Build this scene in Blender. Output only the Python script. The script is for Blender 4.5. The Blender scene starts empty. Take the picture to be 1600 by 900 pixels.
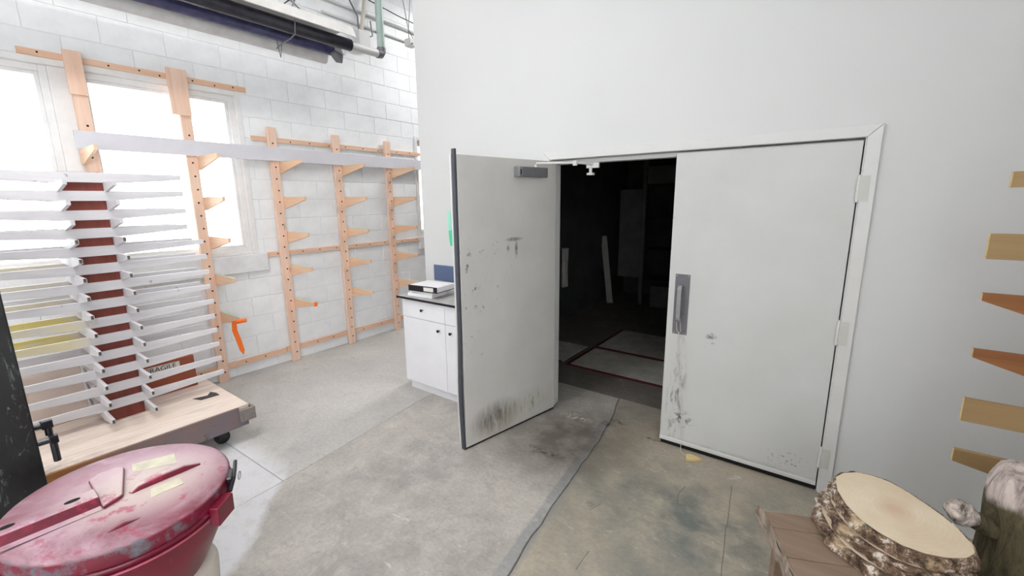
import bpy, bmesh, math, random
from mathutils import Vector, Matrix, noise
random.seed(7)
S = bpy.context.scene
COL = S.collection
PI = math.pi
# ------------------------------------------------------------------ camera
F, YAW, PITCH, ROLL = 680.9, -0.6347, 0.1983, -0.0109
fw = Vector((math.sin(YAW)*math.cos(PITCH), math.cos(YAW)*math.cos(PITCH), -math.sin(PITCH)))
r0 = Vector((math.cos(YAW), -math.sin(YAW), 0)); u0 = r0.cross(fw)
r1 = r0*math.cos(ROLL) + u0*math.sin(ROLL); u1 = -r0*math.sin(ROLL) + u0*math.cos(ROLL)
cd = bpy.data.cameras.new('camera'); cam = bpy.data.objects.new('camera', cd); COL.objects.link(cam)
cd.sensor_fit = 'HORIZONTAL'; cd.sensor_width = 36; cd.lens = 36*F/1600; cd.clip_start = .02
cam.matrix_world = Matrix(((r1.x, u1.x, -fw.x, -0.0761), (r1.y, u1.y, -fw.y, -2.9731), (r1.z, u1.z, -fw.z, 1.7435), (0, 0, 0, 1)))
S.camera = cam
# ------------------------------------------------------------------ world and light
w = bpy.data.worlds.new('world'); S.world = w; w.use_nodes = True
w.node_tree.nodes['Background'].inputs[0].default_value = (.97, .985, 1, 1)
w.node_tree.nodes['Background'].inputs[1].default_value = 7.0
def area(name, loc, size, power, rot=(0, 0, 0), col=(1, 1, 1)):
    l = bpy.data.lights.new(name, 'AREA'); l.shape = 'RECTANGLE'; l.size, l.size_y = size; l.energy = power; l.color = col
    o = bpy.data.objects.new(name, l); COL.objects.link(o); o.location = loc; o.rotation_euler = rot
    return o
FILL_LAMPS = [(-2.4, -2.9, 58), (-3.3, -5.2, 42), (-.9, -4.9, 8), (-3.7, 2.6, 95), (-3.2, .55, 44)]  # unseen overhead fill lamps, added to brighten the left wall and the room
for x, y, pw_ in FILL_LAMPS:
    area('ceiling_fill_lamp', (x, y, 4.5), (.3, 1.8), pw_, col=(1, .99, .98))
S.view_settings.view_transform = 'Standard'; S.view_settings.look = 'None'
S.view_settings.exposure = 0.12; S.view_settings.gamma = 1

# ------------------------------------------------------------------ materials
def srgb(h):
    if isinstance(h, str):
        h = [int(h[i:i+2], 16)/255 for i in (0, 2, 4)]
    return tuple((c/12.92 if c <= .04045 else ((c+.055)/1.055)**2.4) for c in h) + (1,)
class NT:
    def __init__(s, name):
        s.m = bpy.data.materials.new(name); s.m.use_nodes = True; s.t = s.m.node_tree; s.n = s.t.nodes
        s.b = s.n['Principled BSDF']; s.tc = s.n.new('ShaderNodeTexCoord')
    def node(s, ty, **kw):
        n = s.n.new(ty)
        for k, v in kw.items():
            if k in ('operation', 'blend_type', 'data_type', 'wave_type', 'bands_direction', 'interpolation_type', 'feature', 'clamp'): setattr(n, k, v)
        return n
    def link(s, a, b): s.t.links.new(a, b)
    def coords(s, scale=(1, 1, 1), loc=(0, 0, 0), rot=(0, 0, 0)):
        m = s.node('ShaderNodeMapping'); m.inputs['Scale'].default_value = scale; m.inputs['Location'].default_value = loc; m.inputs['Rotation'].default_value = rot
        s.link(s.tc.outputs['Object'], m.inputs[0]); return m.outputs[0]
    def noise(s, scale, detail=4, rough=.6, vec=None, dist=0):
        n = s.node('ShaderNodeTexNoise'); n.inputs['Scale'].default_value = scale; n.inputs['Detail'].default_value = detail
        n.inputs['Roughness'].default_value = rough; n.inputs['Distortion'].default_value = dist
        s.link(vec or s.tc.outputs['Object'], n.inputs['Vector']); return n.outputs[0]
    def ramp(s, f, a, b, ca=0., cb=1.):
        n = s.node('ShaderNodeMapRange'); s.link(f, n.inputs[0]); n.inputs[1].default_value = a; n.inputs[2].default_value = b
        n.inputs[3].default_value = ca; n.inputs[4].default_value = cb; return n.outputs[0]
    def math(s, op, a, b=None, c=None):
        n = s.node('ShaderNodeMath', operation=op)
        for i, v in enumerate((a, b, c)):
            if v is None: continue
            if isinstance(v, (int, float)): n.inputs[i].default_value = v
            else: s.link(v, n.inputs[i])
        return n.outputs[0]
    def mix(s, f, a, b, mode='MIX'):
        n = s.node('ShaderNodeMix', data_type='RGBA', blend_type=mode)
        if isinstance(f, (int, float)): n.inputs[0].default_value = f
        else: s.link(f, n.inputs[0])
        for i, v in ((6, a), (7, b)):
            if isinstance(v, tuple): n.inputs[i].default_value = v
            else: s.link(v, n.inputs[i])
        return n.outputs[2]
    def sep(s, vec=None):
        n = s.node('ShaderNodeSeparateXYZ'); s.link(vec or s.tc.outputs['Object'], n.inputs[0]); return n.outputs
    def spot(s, c, r, soft=.5):
        """smooth ellipsoidal mask at c with radii r (object coordinates)"""
        m = s.node('ShaderNodeVectorMath', operation='SUBTRACT'); s.link(s.tc.outputs['Object'], m.inputs[0]); m.inputs[1].default_value = c
        d = s.node('ShaderNodeVectorMath', operation='DIVIDE'); s.link(m.outputs[0], d.inputs[0]); d.inputs[1].default_value = r
        l = s.node('ShaderNodeVectorMath', operation='LENGTH'); s.link(d.outputs[0], l.inputs[0])
        return s.ramp(l.outputs['Value'], 1+soft, 1-soft)
    def out(s, col=None, rough=None, metal=None, bump=None, bs=.3, bd=.01):
        for k, v in (('Base Color', col), ('Roughness', rough), ('Metallic', metal)):
            if v is None: continue
            if isinstance(v, (int, float, tuple)): s.b.inputs[k].default_value = v
            else: s.link(v, s.b.inputs[k])
        if bump is not None:
            n = s.node('ShaderNodeBump'); n.inputs['Strength'].default_value = bs; n.inputs['Distance'].default_value = bd
            s.link(bump, n.inputs['Height']); s.link(n.outputs[0], s.b.inputs['Normal'])
        return s.m
def paint(name, col, rough=.6, var=.06, scale=6, bump=0, metal=0, bscale=60):
    t = NT(name); c = srgb(col); d = tuple(x*(1-var*2.2) for x in c[:3])+(1,)
    f = t.ramp(t.noise(scale, 5), .35, .7)
    return t.out(t.mix(f, c, d), rough, metal, t.noise(bscale, 4) if bump else None, bump or .1, .003)
def wood(name, ca, cb, axis='z', rough=.6, scale=9, knots=True, cut=None):
    t = NT(name); sc = {'x': (.06, 1, 1), 'y': (1, .06, 1), 'z': (1, 1, .06)}[axis]
    v = t.coords(tuple(q*scale for q in sc))
    g = t.noise(2.2, 6, .65, v, .8)
    c = t.mix(t.ramp(g, .3, .7), srgb(ca), srgb(cb))
    if knots:
        k = t.node('ShaderNodeTexVoronoi'); k.inputs['Scale'].default_value = 1
        t.link(t.coords({'x': (2.2, 8, 8), 'y': (8, 2.2, 8), 'z': (8, 8, 2.2)}[axis]), k.inputs['Vector'])
        c = t.mix(t.ramp(k.outputs['Distance'], .12, .05, 0, .6), c, tuple(x*.35 for x in srgb(cb)[:3])+(1,))
    return t.out(c, rough, 0, g, .15, .002)

M = {}
M['drywall'] = paint('white_wall_paint', 'd4d5d5', .62, .015, 1.2, .04, 0, 180)
M['block'] = paint('white_block_paint', 'f3f5f7', .6, .03, 9, .35, 0, 55)
M['mortar'] = paint('white_mortar_paint', 'eceef0', .8, .05, 9, .3)
M['ceil'] = paint('white_ceiling', 'e4e4e2', .8)
M['trim'] = paint('white_metal_trim', 'd9d9d8', .38, .02)
M['frame'] = paint('white_window_frame', 'ecebea', .4, .03, 12)
M['sill'] = paint('white_concrete_sill', 'e6e6e8', .7, .05, 10, .3)
M['pine_z'] = wood('pine_upright', 'f3d6c3', 'e6bda3', 'z')
M['pine_y'] = wood('pine_rail', 'efcdb5', 'dcae8c', 'y')
M['ply'] = wood('pine_bracket', 'edcdb2', 'dfb592', 'x', knots=False)
M['ply_tan'] = wood('tan_plywood', 'a88c63', '92744c', 'x', scale=5, knots=False)
M['ply_brown'] = wood('varnished_bracket', 'a0693a', '7c4a22', 'x', knots=False)
M['hole'] = paint('dark_hole', '2a1c18', .9)
M['green_paint'] = paint('green_edge_paint', 'a9d6c0', .6)
M['orange'] = paint('orange_tape', 'ff7a26', .35, .05)
M['white_board'] = paint('white_melamine', 'dcdbe2', .45, .03, 5)
M['black_metal'] = paint('black_metal', '1b1b22', .3, .2, 20)
M['grey_metal'] = paint('grey_metal', '77777c', .35, .05, 20, 0, .3)
M['steel'] = paint('brushed_steel', 'a6a7aa', .33, .06, 30, 0, .75)
M['hinge_paint'] = paint('hinge_paint', 'cbccc6', .5, .05)
M['rubber'] = paint('dark_rubber', '44464f', .7, .1, 20)
M['black'] = paint('black_gap', '0c0b0a', .9)
M['cab'] = paint('white_cabinet', 'e9e9ee', .45, .02, 6)
M['slate'] = paint('grey_counter', 'c2c0bf', .5, .14, 14)
M['navy'] = paint('navy_plastic', '5a6a8c', .5)
M['paper'] = paint('white_paper', 'f0eff2', .7, .02)
M['mint'] = paint('mint_tape', '55d0a2', .5, .02); M['mint_light'] = paint('pale_mint_tape', 'a2e6d0', .5, .02)
M['dark_wall'] = paint('unlit_room_shade', '4a4a4b', .85, .2, 3)  # wall colour kept dark to carry the shade of the unlit room
M['dark_thing'] = paint('dark_room_panel', '6a6a6a', .8, .1)
M['light_thing'] = paint('pale_board', 'a9a8a4', .8, .1)
M['red_tape'] = paint('dark_red_tape', '5a151c', .6, .2, 20)
M['mat'] = paint('grey_mat', 'c2c0b8', .9, .15, 6)
M['cloth'] = paint('white_cloth', 'c8c6c2', .9, .1)
M['green_pipe'] = paint('green_pipe_paint', 'a9bdb7', .5, .1, 12)
M['string'] = paint('white_string', 'd8d4c8', .8)
M['cream'] = wood('cream_wood_scrap', 'e2cf9a', 'c9ac6c', 'x', knots=False)
M['label_white'] = paint('white_label', 'ebe7e2', .6)
M['ink'] = paint('black_ink', '1c1a1c', .6)
M['castor'] = paint('black_castor', '1e1e20', .6, .1)
M['lampglass'] = paint('white_diffuser', 'f4f4f4', .5)

# window glass: clear pane with a reflection
def glass_mat():
    t = NT('window_glass'); tr = t.node('ShaderNodeBsdfTransparent'); gl = t.node('ShaderNodeBsdfGlossy'); gl.inputs['Roughness'].default_value = .02
    tr.inputs[0].default_value = (.95, .97, .97, 1)
    fr = t.node('ShaderNodeFresnel'); fr.inputs[0].default_value = 1.45
    mx = t.node('ShaderNodeMixShader'); t.link(fr.outputs[0], mx.inputs[0]); t.link(tr.outputs[0], mx.inputs[1]); t.link(gl.outputs[0], mx.inputs[2])
    t.link(mx.outputs[0], t.n['Material Output'].inputs[0]); return t.m
M['glass'] = glass_mat()

# concrete floor
def floor_mat(name, ca, cb, cc, seed, dust=False, wear=1.0):
    t = NT(name); v = t.coords(loc=(seed, seed*1.7, 0))
    big = t.noise(1.1, 6, .62, v, .6); mid = t.noise(5, 8, .7, v, .4); fine = t.noise(42, 6, .75, v)
    c = t.mix(t.ramp(big, .36, .64), srgb(ca), srgb(cb))
    c = t.mix(t.ramp(mid, .42, .62, 0, .8*wear), c, srgb(cc))
    c = t.mix(t.ramp(t.noise(2.4, 9, .72, t.coords(loc=(seed+14, 3, 0)), .9), .52, .66, 0, .5*wear), c, srgb('8b8782'))
    c = t.mix(t.ramp(fine, .42, .72, 0, .42), c, srgb('857e76'))
    c = t.mix(t.ramp(t.noise(11, 9, .78, t.coords(loc=(seed+2, 2, 0)), 1.0), .55, .68, 0, .5), c, srgb('8c8680'))
    c = t.mix(t.ramp(t.noise(26, 9, .8, t.coords(loc=(seed+5, 2, 0)), .5), .60, .68, 0, .5), c, srgb('e0ddd8'))
    X_, Y_, Z_ = t.sep(); dj = t.math('ADD', t.math('MULTIPLY_ADD', Y_, .125, X_), t.math('MULTIPLY', t.noise(5, 4), .03))
    pj = t.math('MULTIPLY', t.math('MULTIPLY', t.ramp(dj, -1.405, -1.39), t.ramp(dj, -1.30, -1.32)), t.ramp(Y_, .1, 0))
    c = t.mix(t.math('MULTIPLY', pj, t.ramp(t.noise(8, 6, .7), .3, .6, .2, .85)), c, srgb('8e9092'))
    # pale scuffs
    sc = t.noise(3.2, 10, .78, t.coords((1, 2.2, 1), (seed+3, 1, 0), (0, 0, .5)), 1.2)
    c = t.mix(t.ramp(sc, .60, .68, 0, .55), c, srgb('dcdad6'))
    # dark specks
    sp = t.noise(17, 4, .6, t.coords(loc=(seed+9, 4, 0)))
    c = t.mix(t.ramp(sp, .70, .76, 0, .6), c, srgb('55524e'))
    wv = t.noise(7, 5, .6, t.coords((.8, 5, 1), rot=(0, 0, .35)))
    if dust:
        # white spilt dust along a wandering edge at lower left
        x, y, z = t.sep(); wob = t.math('MULTIPLY', t.math('SUBTRACT', t.noise(2.6, 5), .5), .3)
        e = t.math('ADD', t.math('MULTIPLY_ADD', y, 1.02, x), wob)      # x + 1.02 y
        m = t.math('MULTIPLY', t.ramp(e, -4.58, -4.66), t.ramp(y, -1.70, -1.84))
        c = t.mix(t.math('MULTIPLY', m, t.ramp(t.noise(9, 8, .75), .3, .5, .35, .85)), c, srgb('dcdce0'))
    # damp green-grey patches near the doors, and grime plus painted leaf shadow before the doorway
    g = t.math('MULTIPLY', t.spot((-.55, -.75, 0), (.5, .4, 1), .7), t.ramp(t.noise(4.5, 6), .42, .62))
    c = t.mix(t.math('MULTIPLY', g, .85), c, srgb('626a68'))
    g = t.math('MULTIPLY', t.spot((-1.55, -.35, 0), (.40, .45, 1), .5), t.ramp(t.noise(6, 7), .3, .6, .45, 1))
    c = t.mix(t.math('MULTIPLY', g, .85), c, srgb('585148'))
    for cx, cy, rx, ry in [(-1.36, .02, .05, .03), (-1.3, .1, .06, .03), (-1.0, .0, .06, .015), (-1.05, -.9, .02, .02), (-1.55, -.6, .14, .03)]:
        c = t.mix(t.math('MULTIPLY', t.spot((cx, cy, 0), (rx, ry, 1), .6), t.ramp(t.noise(30), .4, .6, 0, .85)), c, srgb('3b3733'))
    c = t.mix(t.math('MULTIPLY', t.spot((-1.62, -.02, 0), (.12, .035, 1), .6), t.ramp(t.noise(30), .45, .6)), c, srgb('cfc8bc'))
    h = t.math('ADD', t.math('MULTIPLY', wv, .8), t.math('ADD', fine, t.math('MULTIPLY', mid, 2)))
    return t.out(c, t.ramp(mid, .3, .7, .42, .75), 0, h, .5, .006)
M['slab_l'] = floor_mat('pale_concrete', 'c6c3bf', 'b6b4b1', 'd2d0ce', 1, dust=True, wear=.35)
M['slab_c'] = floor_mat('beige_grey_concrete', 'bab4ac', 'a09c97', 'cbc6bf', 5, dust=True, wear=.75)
M['slab_r'] = floor_mat('brown_grey_concrete', 'afa492', '8f8c83', 'bcb2a0', 11, wear=.7)
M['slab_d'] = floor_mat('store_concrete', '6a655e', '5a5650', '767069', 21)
M['joint'] = paint('joint_filler', '7f7a72', .9, .2, 20)

# ------------------------------------------------------------------ mesh helpers
ORG = {}
def org(o): return ORG.get(o.name, Vector((0, 0, 0)))
class MB:
    def __init__(s): s.v = []; s.f = []
    def add(s, vs, fs):
        k = len(s.v); s.v += [Vector(a) for a in vs]; s.f += [tuple(i+k for i in f) for f in fs]; return s
    def box(s, x0, x1, y0, y1, z0, z1, mat=None):
        vs = [Vector((x, y, z)) for z in (z0, z1) for x, y in ((x0, y0), (x1, y0), (x1, y1), (x0, y1))]
        if mat: vs = [mat @ a for a in vs]
        return s.add(vs, [(3, 2, 1, 0), (4, 5, 6, 7), (0, 1, 5, 4), (1, 2, 6, 5), (2, 3, 7, 6), (3, 0, 4, 7)])
    def prism(s, pts, d, mat=None):
        """pts: planar polygon (3-D), extruded by vector d"""
        n = len(pts); a = [Vector(p) for p in pts]; b = [p+Vector(d) for p in a]; vs = a+b
        if mat: vs = [mat @ q for q in vs]
        return s.add(vs, [tuple(range(n))[::-1], tuple(range(n, 2*n))] + [(i, (i+1) % n, n+(i+1) % n, n+i) for i in range(n)])
    def tube(s, path, r, n=12, caps=True):
        path = [Vector(p) for p in path]; rings = []; up = None
        for i, p in enumerate(path):
            d = ((path[i+1]-p) if i == 0 else (p-path[i-1]) if i == len(path)-1 else (path[i+1]-path[i-1])).normalized()
            if up is None or abs(up.dot(d)) > .99: up = Vector((0, 0, 1)) if abs(d.z) < .9 else Vector((1, 0, 0))
            a = d.cross(up).normalized(); b = a.cross(d).normalized(); up = b
            rr = r[i] if isinstance(r, (list, tuple)) else r
            rings.append([p+(a*math.cos(q)+b*math.sin(q))*rr for q in [2*PI*k/n for k in range(n)]])
        vs = [q for rg in rings for q in rg]; fs = []
        for i in range(len(rings)-1):
            for k in range(n): fs.append((i*n+k, i*n+(k+1) % n, (i+1)*n+(k+1) % n, (i+1)*n+k))
        if caps: fs += [tuple(range(n))[::-1], tuple(range((len(rings)-1)*n, len(rings)*n))]
        return s.add(vs, fs)
    def lathe(s, prof, n=48, mat=None):
        vs = []; fs = []
        for r, z in prof:
            for k in range(n): vs.append(Vector((r*math.cos(2*PI*k/n), r*math.sin(2*PI*k/n), z)))
        for i in range(len(prof)-1):
            for k in range(n): fs.append((i*n+k, i*n+(k+1) % n, (i+1)*n+(k+1) % n, (i+1)*n+k))
        fs += [tuple(range(n))[::-1], tuple(range((len(prof)-1)*n, len(prof)*n))]
        if mat: vs = [mat @ a for a in vs]
        return s.add(vs, fs)
    def build(s, name, mat, parent=None, bevel=0, smooth=False, base=None, local=False, seg=2):
        me = bpy.data.meshes.new(name)
        if local: o_ = Vector((0, 0, 0))
        elif parent is not None: o_ = org(parent)
        elif base is not None: o_ = Vector(base)
        else:
            lo = [min(a[i] for a in s.v) for i in range(3)]; hi = [max(a[i] for a in s.v) for i in range(3)]
            o_ = Vector(((lo[0]+hi[0])/2, (lo[1]+hi[1])/2, lo[2]))
        me.from_pydata([a-o_ for a in s.v], [], s.f)
        bm = bmesh.new(); bm.from_mesh(me); bmesh.ops.recalc_face_normals(bm, faces=bm.faces); bm.to_mesh(me); bm.free()
        me.materials.append(M[mat] if isinstance(mat, str) else mat)
        o = bpy.data.objects.new(name, me); COL.objects.link(o)
        if parent is not None: o.parent = parent; ORG[o.name] = org(parent)
        else: o.location = o_; ORG[o.name] = o_
        if bevel:
            b = o.modifiers.new('bevel', 'BEVEL'); b.width = bevel; b.segments = seg; b.limit_method = 'ANGLE'
        if smooth: me.shade_smooth() if not bevel else me.shade_smooth(); me.set_sharp_from_angle(angle=math.radians(38))
        return o
def box(name, mat, b, parent=None, bevel=0, **k): return MB().box(*b).build(name, mat, parent, bevel, **k)
def thing(name, label, cat, loc, group=None):
    o = bpy.data.objects.new(name, None); COL.objects.link(o); o.location = loc; ORG[o.name] = Vector(loc)
    o.empty_display_size = .1
    return tag(o, label, cat, group)
def tag(o, label, cat, group=None, kind=None):
    o['label'] = label; o['category'] = cat
    if group: o['group'] = group
    if kind: o['kind'] = kind
    return o
def struct(o, label=None, cat=None):
    o['kind'] = 'structure'
    if label: o['label'] = label
    if cat: o['category'] = cat
    return o
def empty_struct(name, loc=(0, 0, 0), label=None, cat=None):
    o = bpy.data.objects.new(name, None); COL.objects.link(o); o.location = loc; ORG[o.name] = Vector(loc); return struct(o, label, cat)
def stuff(o): o['kind'] = 'stuff'; return o

# ------------------------------------------------------------------ room shell
WX = -4.86                      # inner face of the block wall
WIN = [(-3.35, -.90, 1.235, 2.80), (1.29, 2.75, 1.25, 2.62)]
CEIL = 4.6
fl = MB()
fl.box(-5.1, 1.25, -7.1, 6.1, -.2, -.008); floor = struct(fl.build('floor', 'joint', base=(0, 0, 0)), 'worn concrete floor cut into slabs by joints', 'floor')
def poly_slab(pts, mat):
    """slab with a chamfered rim"""
    n = len(pts); c = [Vector((x, y, 0)) for x, y in pts]; inner = []
    for i in range(n):
        a = (c[i]-c[i-1]).normalized(); b = (c[(i+1) % n]-c[i]).normalized()
        na = Vector((-a.y, a.x, 0)); nb = Vector((-b.y, b.x, 0)); m = (na+nb)/(1+na.dot(nb)); inner.append(c[i]+m*.0025)
    vs = [p+Vector((0, 0, -.02)) for p in c]+[p+Vector((0, 0, -.003)) for p in c]+inner
    fs = [(i, (i+1) % n, n+(i+1) % n, n+i) for i in range(n)]+[(n+i, n+(i+1) % n, 2*n+(i+1) % n, 2*n+i) for i in range(n)]+[tuple(range(2*n, 3*n))]
    return MB().add(vs, fs).build('concrete_slab', mat, floor, base=(0, 0, 0))
J1 = [(-1.02, -7.0), (-1.145, -1.55), (-1.175, -1.40), (-1.2, -1.2), (-1.244, -.88), (-1.262, -.65), (-1.303, -.25), (-1.363, .11), (-1.46, .5)]
J2 = [(-2.35, -7.0), (-2.74, -1.86), (-2.81, -1.24), (-2.881, -.68), (-2.95, -.03)]
def jit(L, side, g=.004):
    out = []
    for i, (x, y) in enumerate(L):
        out.append((x+side*g, y))
    return out
def dens(L, amp, seed):
    out = []
    for (x0, y0), (x1, y1) in zip(L, L[1:]):
        n = max(1, int(math.hypot(x1-x0, y1-y0)/.07))
        for k in range(n):
            t = k/n; x = x0+(x1-x0)*t; y = y0+(y1-y0)*t
            out.append((x+amp*(noise.noise(Vector((x*9, y*9, seed))))*1.5, y))
    out.append(L[-1]); return out
J1d = dens(J1, .010, 3); J2d = dens(J2, .003, 8)
poly_slab([(1.2, -7.0), (1.2, .5)]+[(x+.004, y) for x, y in J1d][::-1], 'slab_r')
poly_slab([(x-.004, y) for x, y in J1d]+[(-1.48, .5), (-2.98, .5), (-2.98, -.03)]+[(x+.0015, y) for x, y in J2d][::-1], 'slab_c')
up = [(x-.0015, y) for x, y in J2d if y > -1.84]
lo = [(x-.0015, y) for x, y in J2d if y < -1.84]
poly_slab(lo+[(-2.745, -1.842), (-4.9, -1.897), (-4.9, -7.0)], 'slab_l')
poly_slab([(-2.745, -1.838)]+up+[(-2.99, .5), (-3.285, .5), (-3.285, 6.0), (-4.9, 6.0), (-4.9, -1.893)], 'slab_l')
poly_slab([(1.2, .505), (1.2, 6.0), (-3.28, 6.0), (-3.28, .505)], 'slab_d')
# thin cracks right of the main joint are real grooves filled with dark grit
for pts in ([(-.412, -.25), (-.37, -.62), (-.372, -.66), (-.333, -.955), (-.29, -1.3)], [(-.646, -.42), (-.66, -.52), (-.642, -.6)], [(-1.0, -.86), (-1.03, -.95)], [(-.90, -1.22), (-.90, -1.36)]):
    m = MB(); d = dens(pts, .003, 5)
    for (a, b), (c, e) in zip(d, d[1:]): m.add([(a-.002, b, .0008), (a+.002, b, .0008), (c+.002, e, .0008), (c-.002, e, .0008)], [(0, 1, 2, 3)])
    m.build('floor_crack', 'joint', floor)

# block wall on the left: backing with openings + single blocks
def wall_with_holes(name, mat, x0, x1, y0, y1, z0, z1, holes, parent=None, axis='x'):
    m = MB(); ys = sorted({y0, y1, *[h[0] for h in holes], *[h[1] for h in holes]})
    for a, b in zip(ys, ys[1:]):
        hs = [h for h in holes if h[0] <= a and h[1] >= b]; z = z0
        for h in sorted(hs, key=lambda q: q[2]):
            if h[2] > z: m.box(*((x0, x1, a, b) if axis == 'x' else (a, b, x0, x1)), z, h[2])
            z = h[3]
        if z < z1: m.box(*((x0, x1, a, b) if axis == 'x' else (a, b, x0, x1)), z, z1)
    return m.build(name, mat, parent, base=(0, 0, 0))
wl = struct(wall_with_holes('wall_left', 'mortar', -5.08, WX-.006, -7.0, 6.0, 0, CEIL, WIN), 'white painted concrete block wall on the left with tall windows', 'wall')
def block_mesh(L, H, ch=.0045):
    D = .007
    o = [(-.0, 0, 0), (0, L, 0), (0, L, H), (0, 0, H)]
    vs = [(-D, a, b) for _, a, b in o]+[(-ch*.5, a+(ch*.35 if a == 0 else -ch*.35), b+(ch*.35 if b == 0 else -ch*.35)) for _, a, b in o]+[(0, a+(ch if a == 0 else -ch), b+(ch if b == 0 else -ch)) for _, a, b in o]
    fs = [(i, (i+1) % 4, 4+(i+1) % 4, 4+i) for i in range(4)]+[(4+i, 4+(i+1) % 4, 8+(i+1) % 4, 8+i) for i in range(4)]+[(8, 9, 10, 11)]
    me = bpy.data.meshes.new('concrete_block'); me.from_pydata(vs, [], fs); me.materials.append(M['block']); return me
BM = {}
def put_block(y0, y1, z0, z1):
    if y1-y0 < .03 or z1-z0 < .02: return
    g = .0012; k = (round(y1-y0-2*g, 3), round(z1-z0-2*g, 3))
    if k not in BM: BM[k] = block_mesh(*k)
    o = bpy.data.objects.new('concrete_block', BM[k]); COL.objects.link(o); o.parent = wl
    o.location = (WX+random.uniform(-.0012, .0012), y0+g, z0+g)
BL, BH = .42, .2
zs = [0]+[.18+BH*i for i in range(21)]
for ci in range(len(zs)-1):
    z0, z1 = zs[ci], zs[ci+1]; off = -.185 if ci % 2 == 1 else .005
    y = off-BL*7 if ci % 2 else off-BL*7
    while y < 1.95:
        a, b = max(y, -2.95), y+BL; segs = [(a, b, z0, z1)]
        for (h0, h1, h2, h3) in WIN:
            new = []
            for (p, q, r, t) in segs:
                if q <= h0 or p >= h1 or t <= h2 or r >= h3: new.append((p, q, r, t)); continue
                if p < h0: new.append((p, h0, r, t))
                if q > h1: new.append((h1, q, r, t))
                pp, qq = max(p, h0), min(q, h1)
                if r < h2: new.append((pp, qq, r, h2))
                if t > h3: new.append((pp, qq, h3, t))
            segs = new
        for sg in segs: put_block(*sg)
        y += BL
# remaining shell
struct(box('wall_back', 'drywall', (-5.08, 1.24, -7.12, -7.0, 0, CEIL)), 'plain white wall behind the viewer', 'wall')
struct(wall_with_holes('wall_right', 'drywall', 1.12, 1.24, -7.0, 6.0, 0, CEIL, [(-6.6, -3.3, 1.0, 3.2)]), 'white wall at the right behind the bracket rack, with an unseen opening added for light', 'wall')  # opening out of view, added so sky light reaches the left wall
struct(box('wall_rear', 'drywall', (-5.08, 1.12, 6.0, 6.12, 0, CEIL)), 'far end wall behind the partition', 'wall')
struct(box('ceiling', 'ceil', (-5.08, 1.24, -7.12, 6.12, CEIL, CEIL+.1)), 'white ceiling high above the room', 'ceiling')
DH = 2.03
pw = struct(wall_with_holes('wall_partition', 'drywall', 0, .14, -3.34, 1.12, 0, CEIL, [(-1.885, .012, 0, DH+.012)], axis='y'), 'smooth white partition wall holding the double doors', 'wall')
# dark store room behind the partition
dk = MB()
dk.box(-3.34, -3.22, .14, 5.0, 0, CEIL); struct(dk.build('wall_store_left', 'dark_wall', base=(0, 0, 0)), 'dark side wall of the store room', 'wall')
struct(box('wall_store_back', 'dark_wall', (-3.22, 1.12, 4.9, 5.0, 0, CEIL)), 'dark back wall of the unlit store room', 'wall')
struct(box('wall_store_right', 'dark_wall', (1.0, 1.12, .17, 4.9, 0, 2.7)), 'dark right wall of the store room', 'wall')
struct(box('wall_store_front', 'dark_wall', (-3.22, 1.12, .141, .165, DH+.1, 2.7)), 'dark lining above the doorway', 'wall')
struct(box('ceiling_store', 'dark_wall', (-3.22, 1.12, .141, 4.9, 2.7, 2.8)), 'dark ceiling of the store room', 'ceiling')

# windows
def window(name, y0, y1, z0, z1, bars, label, sill_ext):
    w_ = empty_struct(name, (WX, (y0+y1)/2, z0), label, 'window')
    X = WX
    # reveal lining
    m = MB(); m.box(-5.08, X+.012, y1-.045, y1, z0, z1); m.box(-5.08, X+.012, y0, y0+.045, z0, z1); m.box(-5.08, X+.012, y0+.045, y1-.045, z1-.045, z1); m.box(-5.08, X-.0, y0+.045, y1-.045, z0, z0+.03)
    m.build('casing', 'frame', w_, .004)
    xs = [y0+.045]+[q for b in bars for q in b]+[y1-.045]
    for a, b in zip(xs[::2], xs[1::2]):
        f = MB(); W1 = .055
        for d, t0, t1 in ((0, -.12, -.045), (.045, -.10, -.065)):
            pass
        f.box(X-.10, X-.035, a, a+.045, z0+.03, z1-.045); f.box(X-.10, X-.035, b-.045, b, z0+.03, z1-.045)
        f.box(X-.10, X-.035, a+.045, b-.045, z1-.09, z1-.045); f.box(X-.10, X-.035, a+.045, b-.045, z0+.03, z0+.075)
        f.build('sash_frame', 'frame', w_, .004)
        g = MB(); g.box(X-.12, X-.06, a+.045, a+.07, z0+.075, z1-.09); g.box(X-.12, X-.06, b-.07, b-.045, z0+.075, z1-.09)
        g.box(X-.12, X-.06, a+.07, b-.07, z1-.115, z1-.09); g.box(X-.12, X-.06, a+.07, b-.07, z0+.075, z0+.095)
        g.build('glazing_bead', 'frame', w_, .003)
        box('pane', 'glass', (X-.095, X-.091, a+.068, b-.068, z0+.09, z1-.11), w_)
    for a, b in bars:
        mm = MB(); mm.box(X-.11, X-.02, a, b, z0+.03, z1-.045); mm.build('mullion', 'frame', w_, .004)
    s_ = MB(); s_.box(X-.2, X+.035, y0-.01, y1+sill_ext, z0-.18, z0-.002); s_.build('sill', 'sill', w_, .006)
    return w_
window('window_1', -3.35, -.90, 1.235, 2.80, [(-2.20, -2.05)], 'large white framed window with sill behind the timber racks', .075)
window('window_2', 1.29, 2.75, 1.25, 2.62, [(1.95, 2.08)], 'narrow glimpse of far window past the partition corner', .05)

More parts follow.
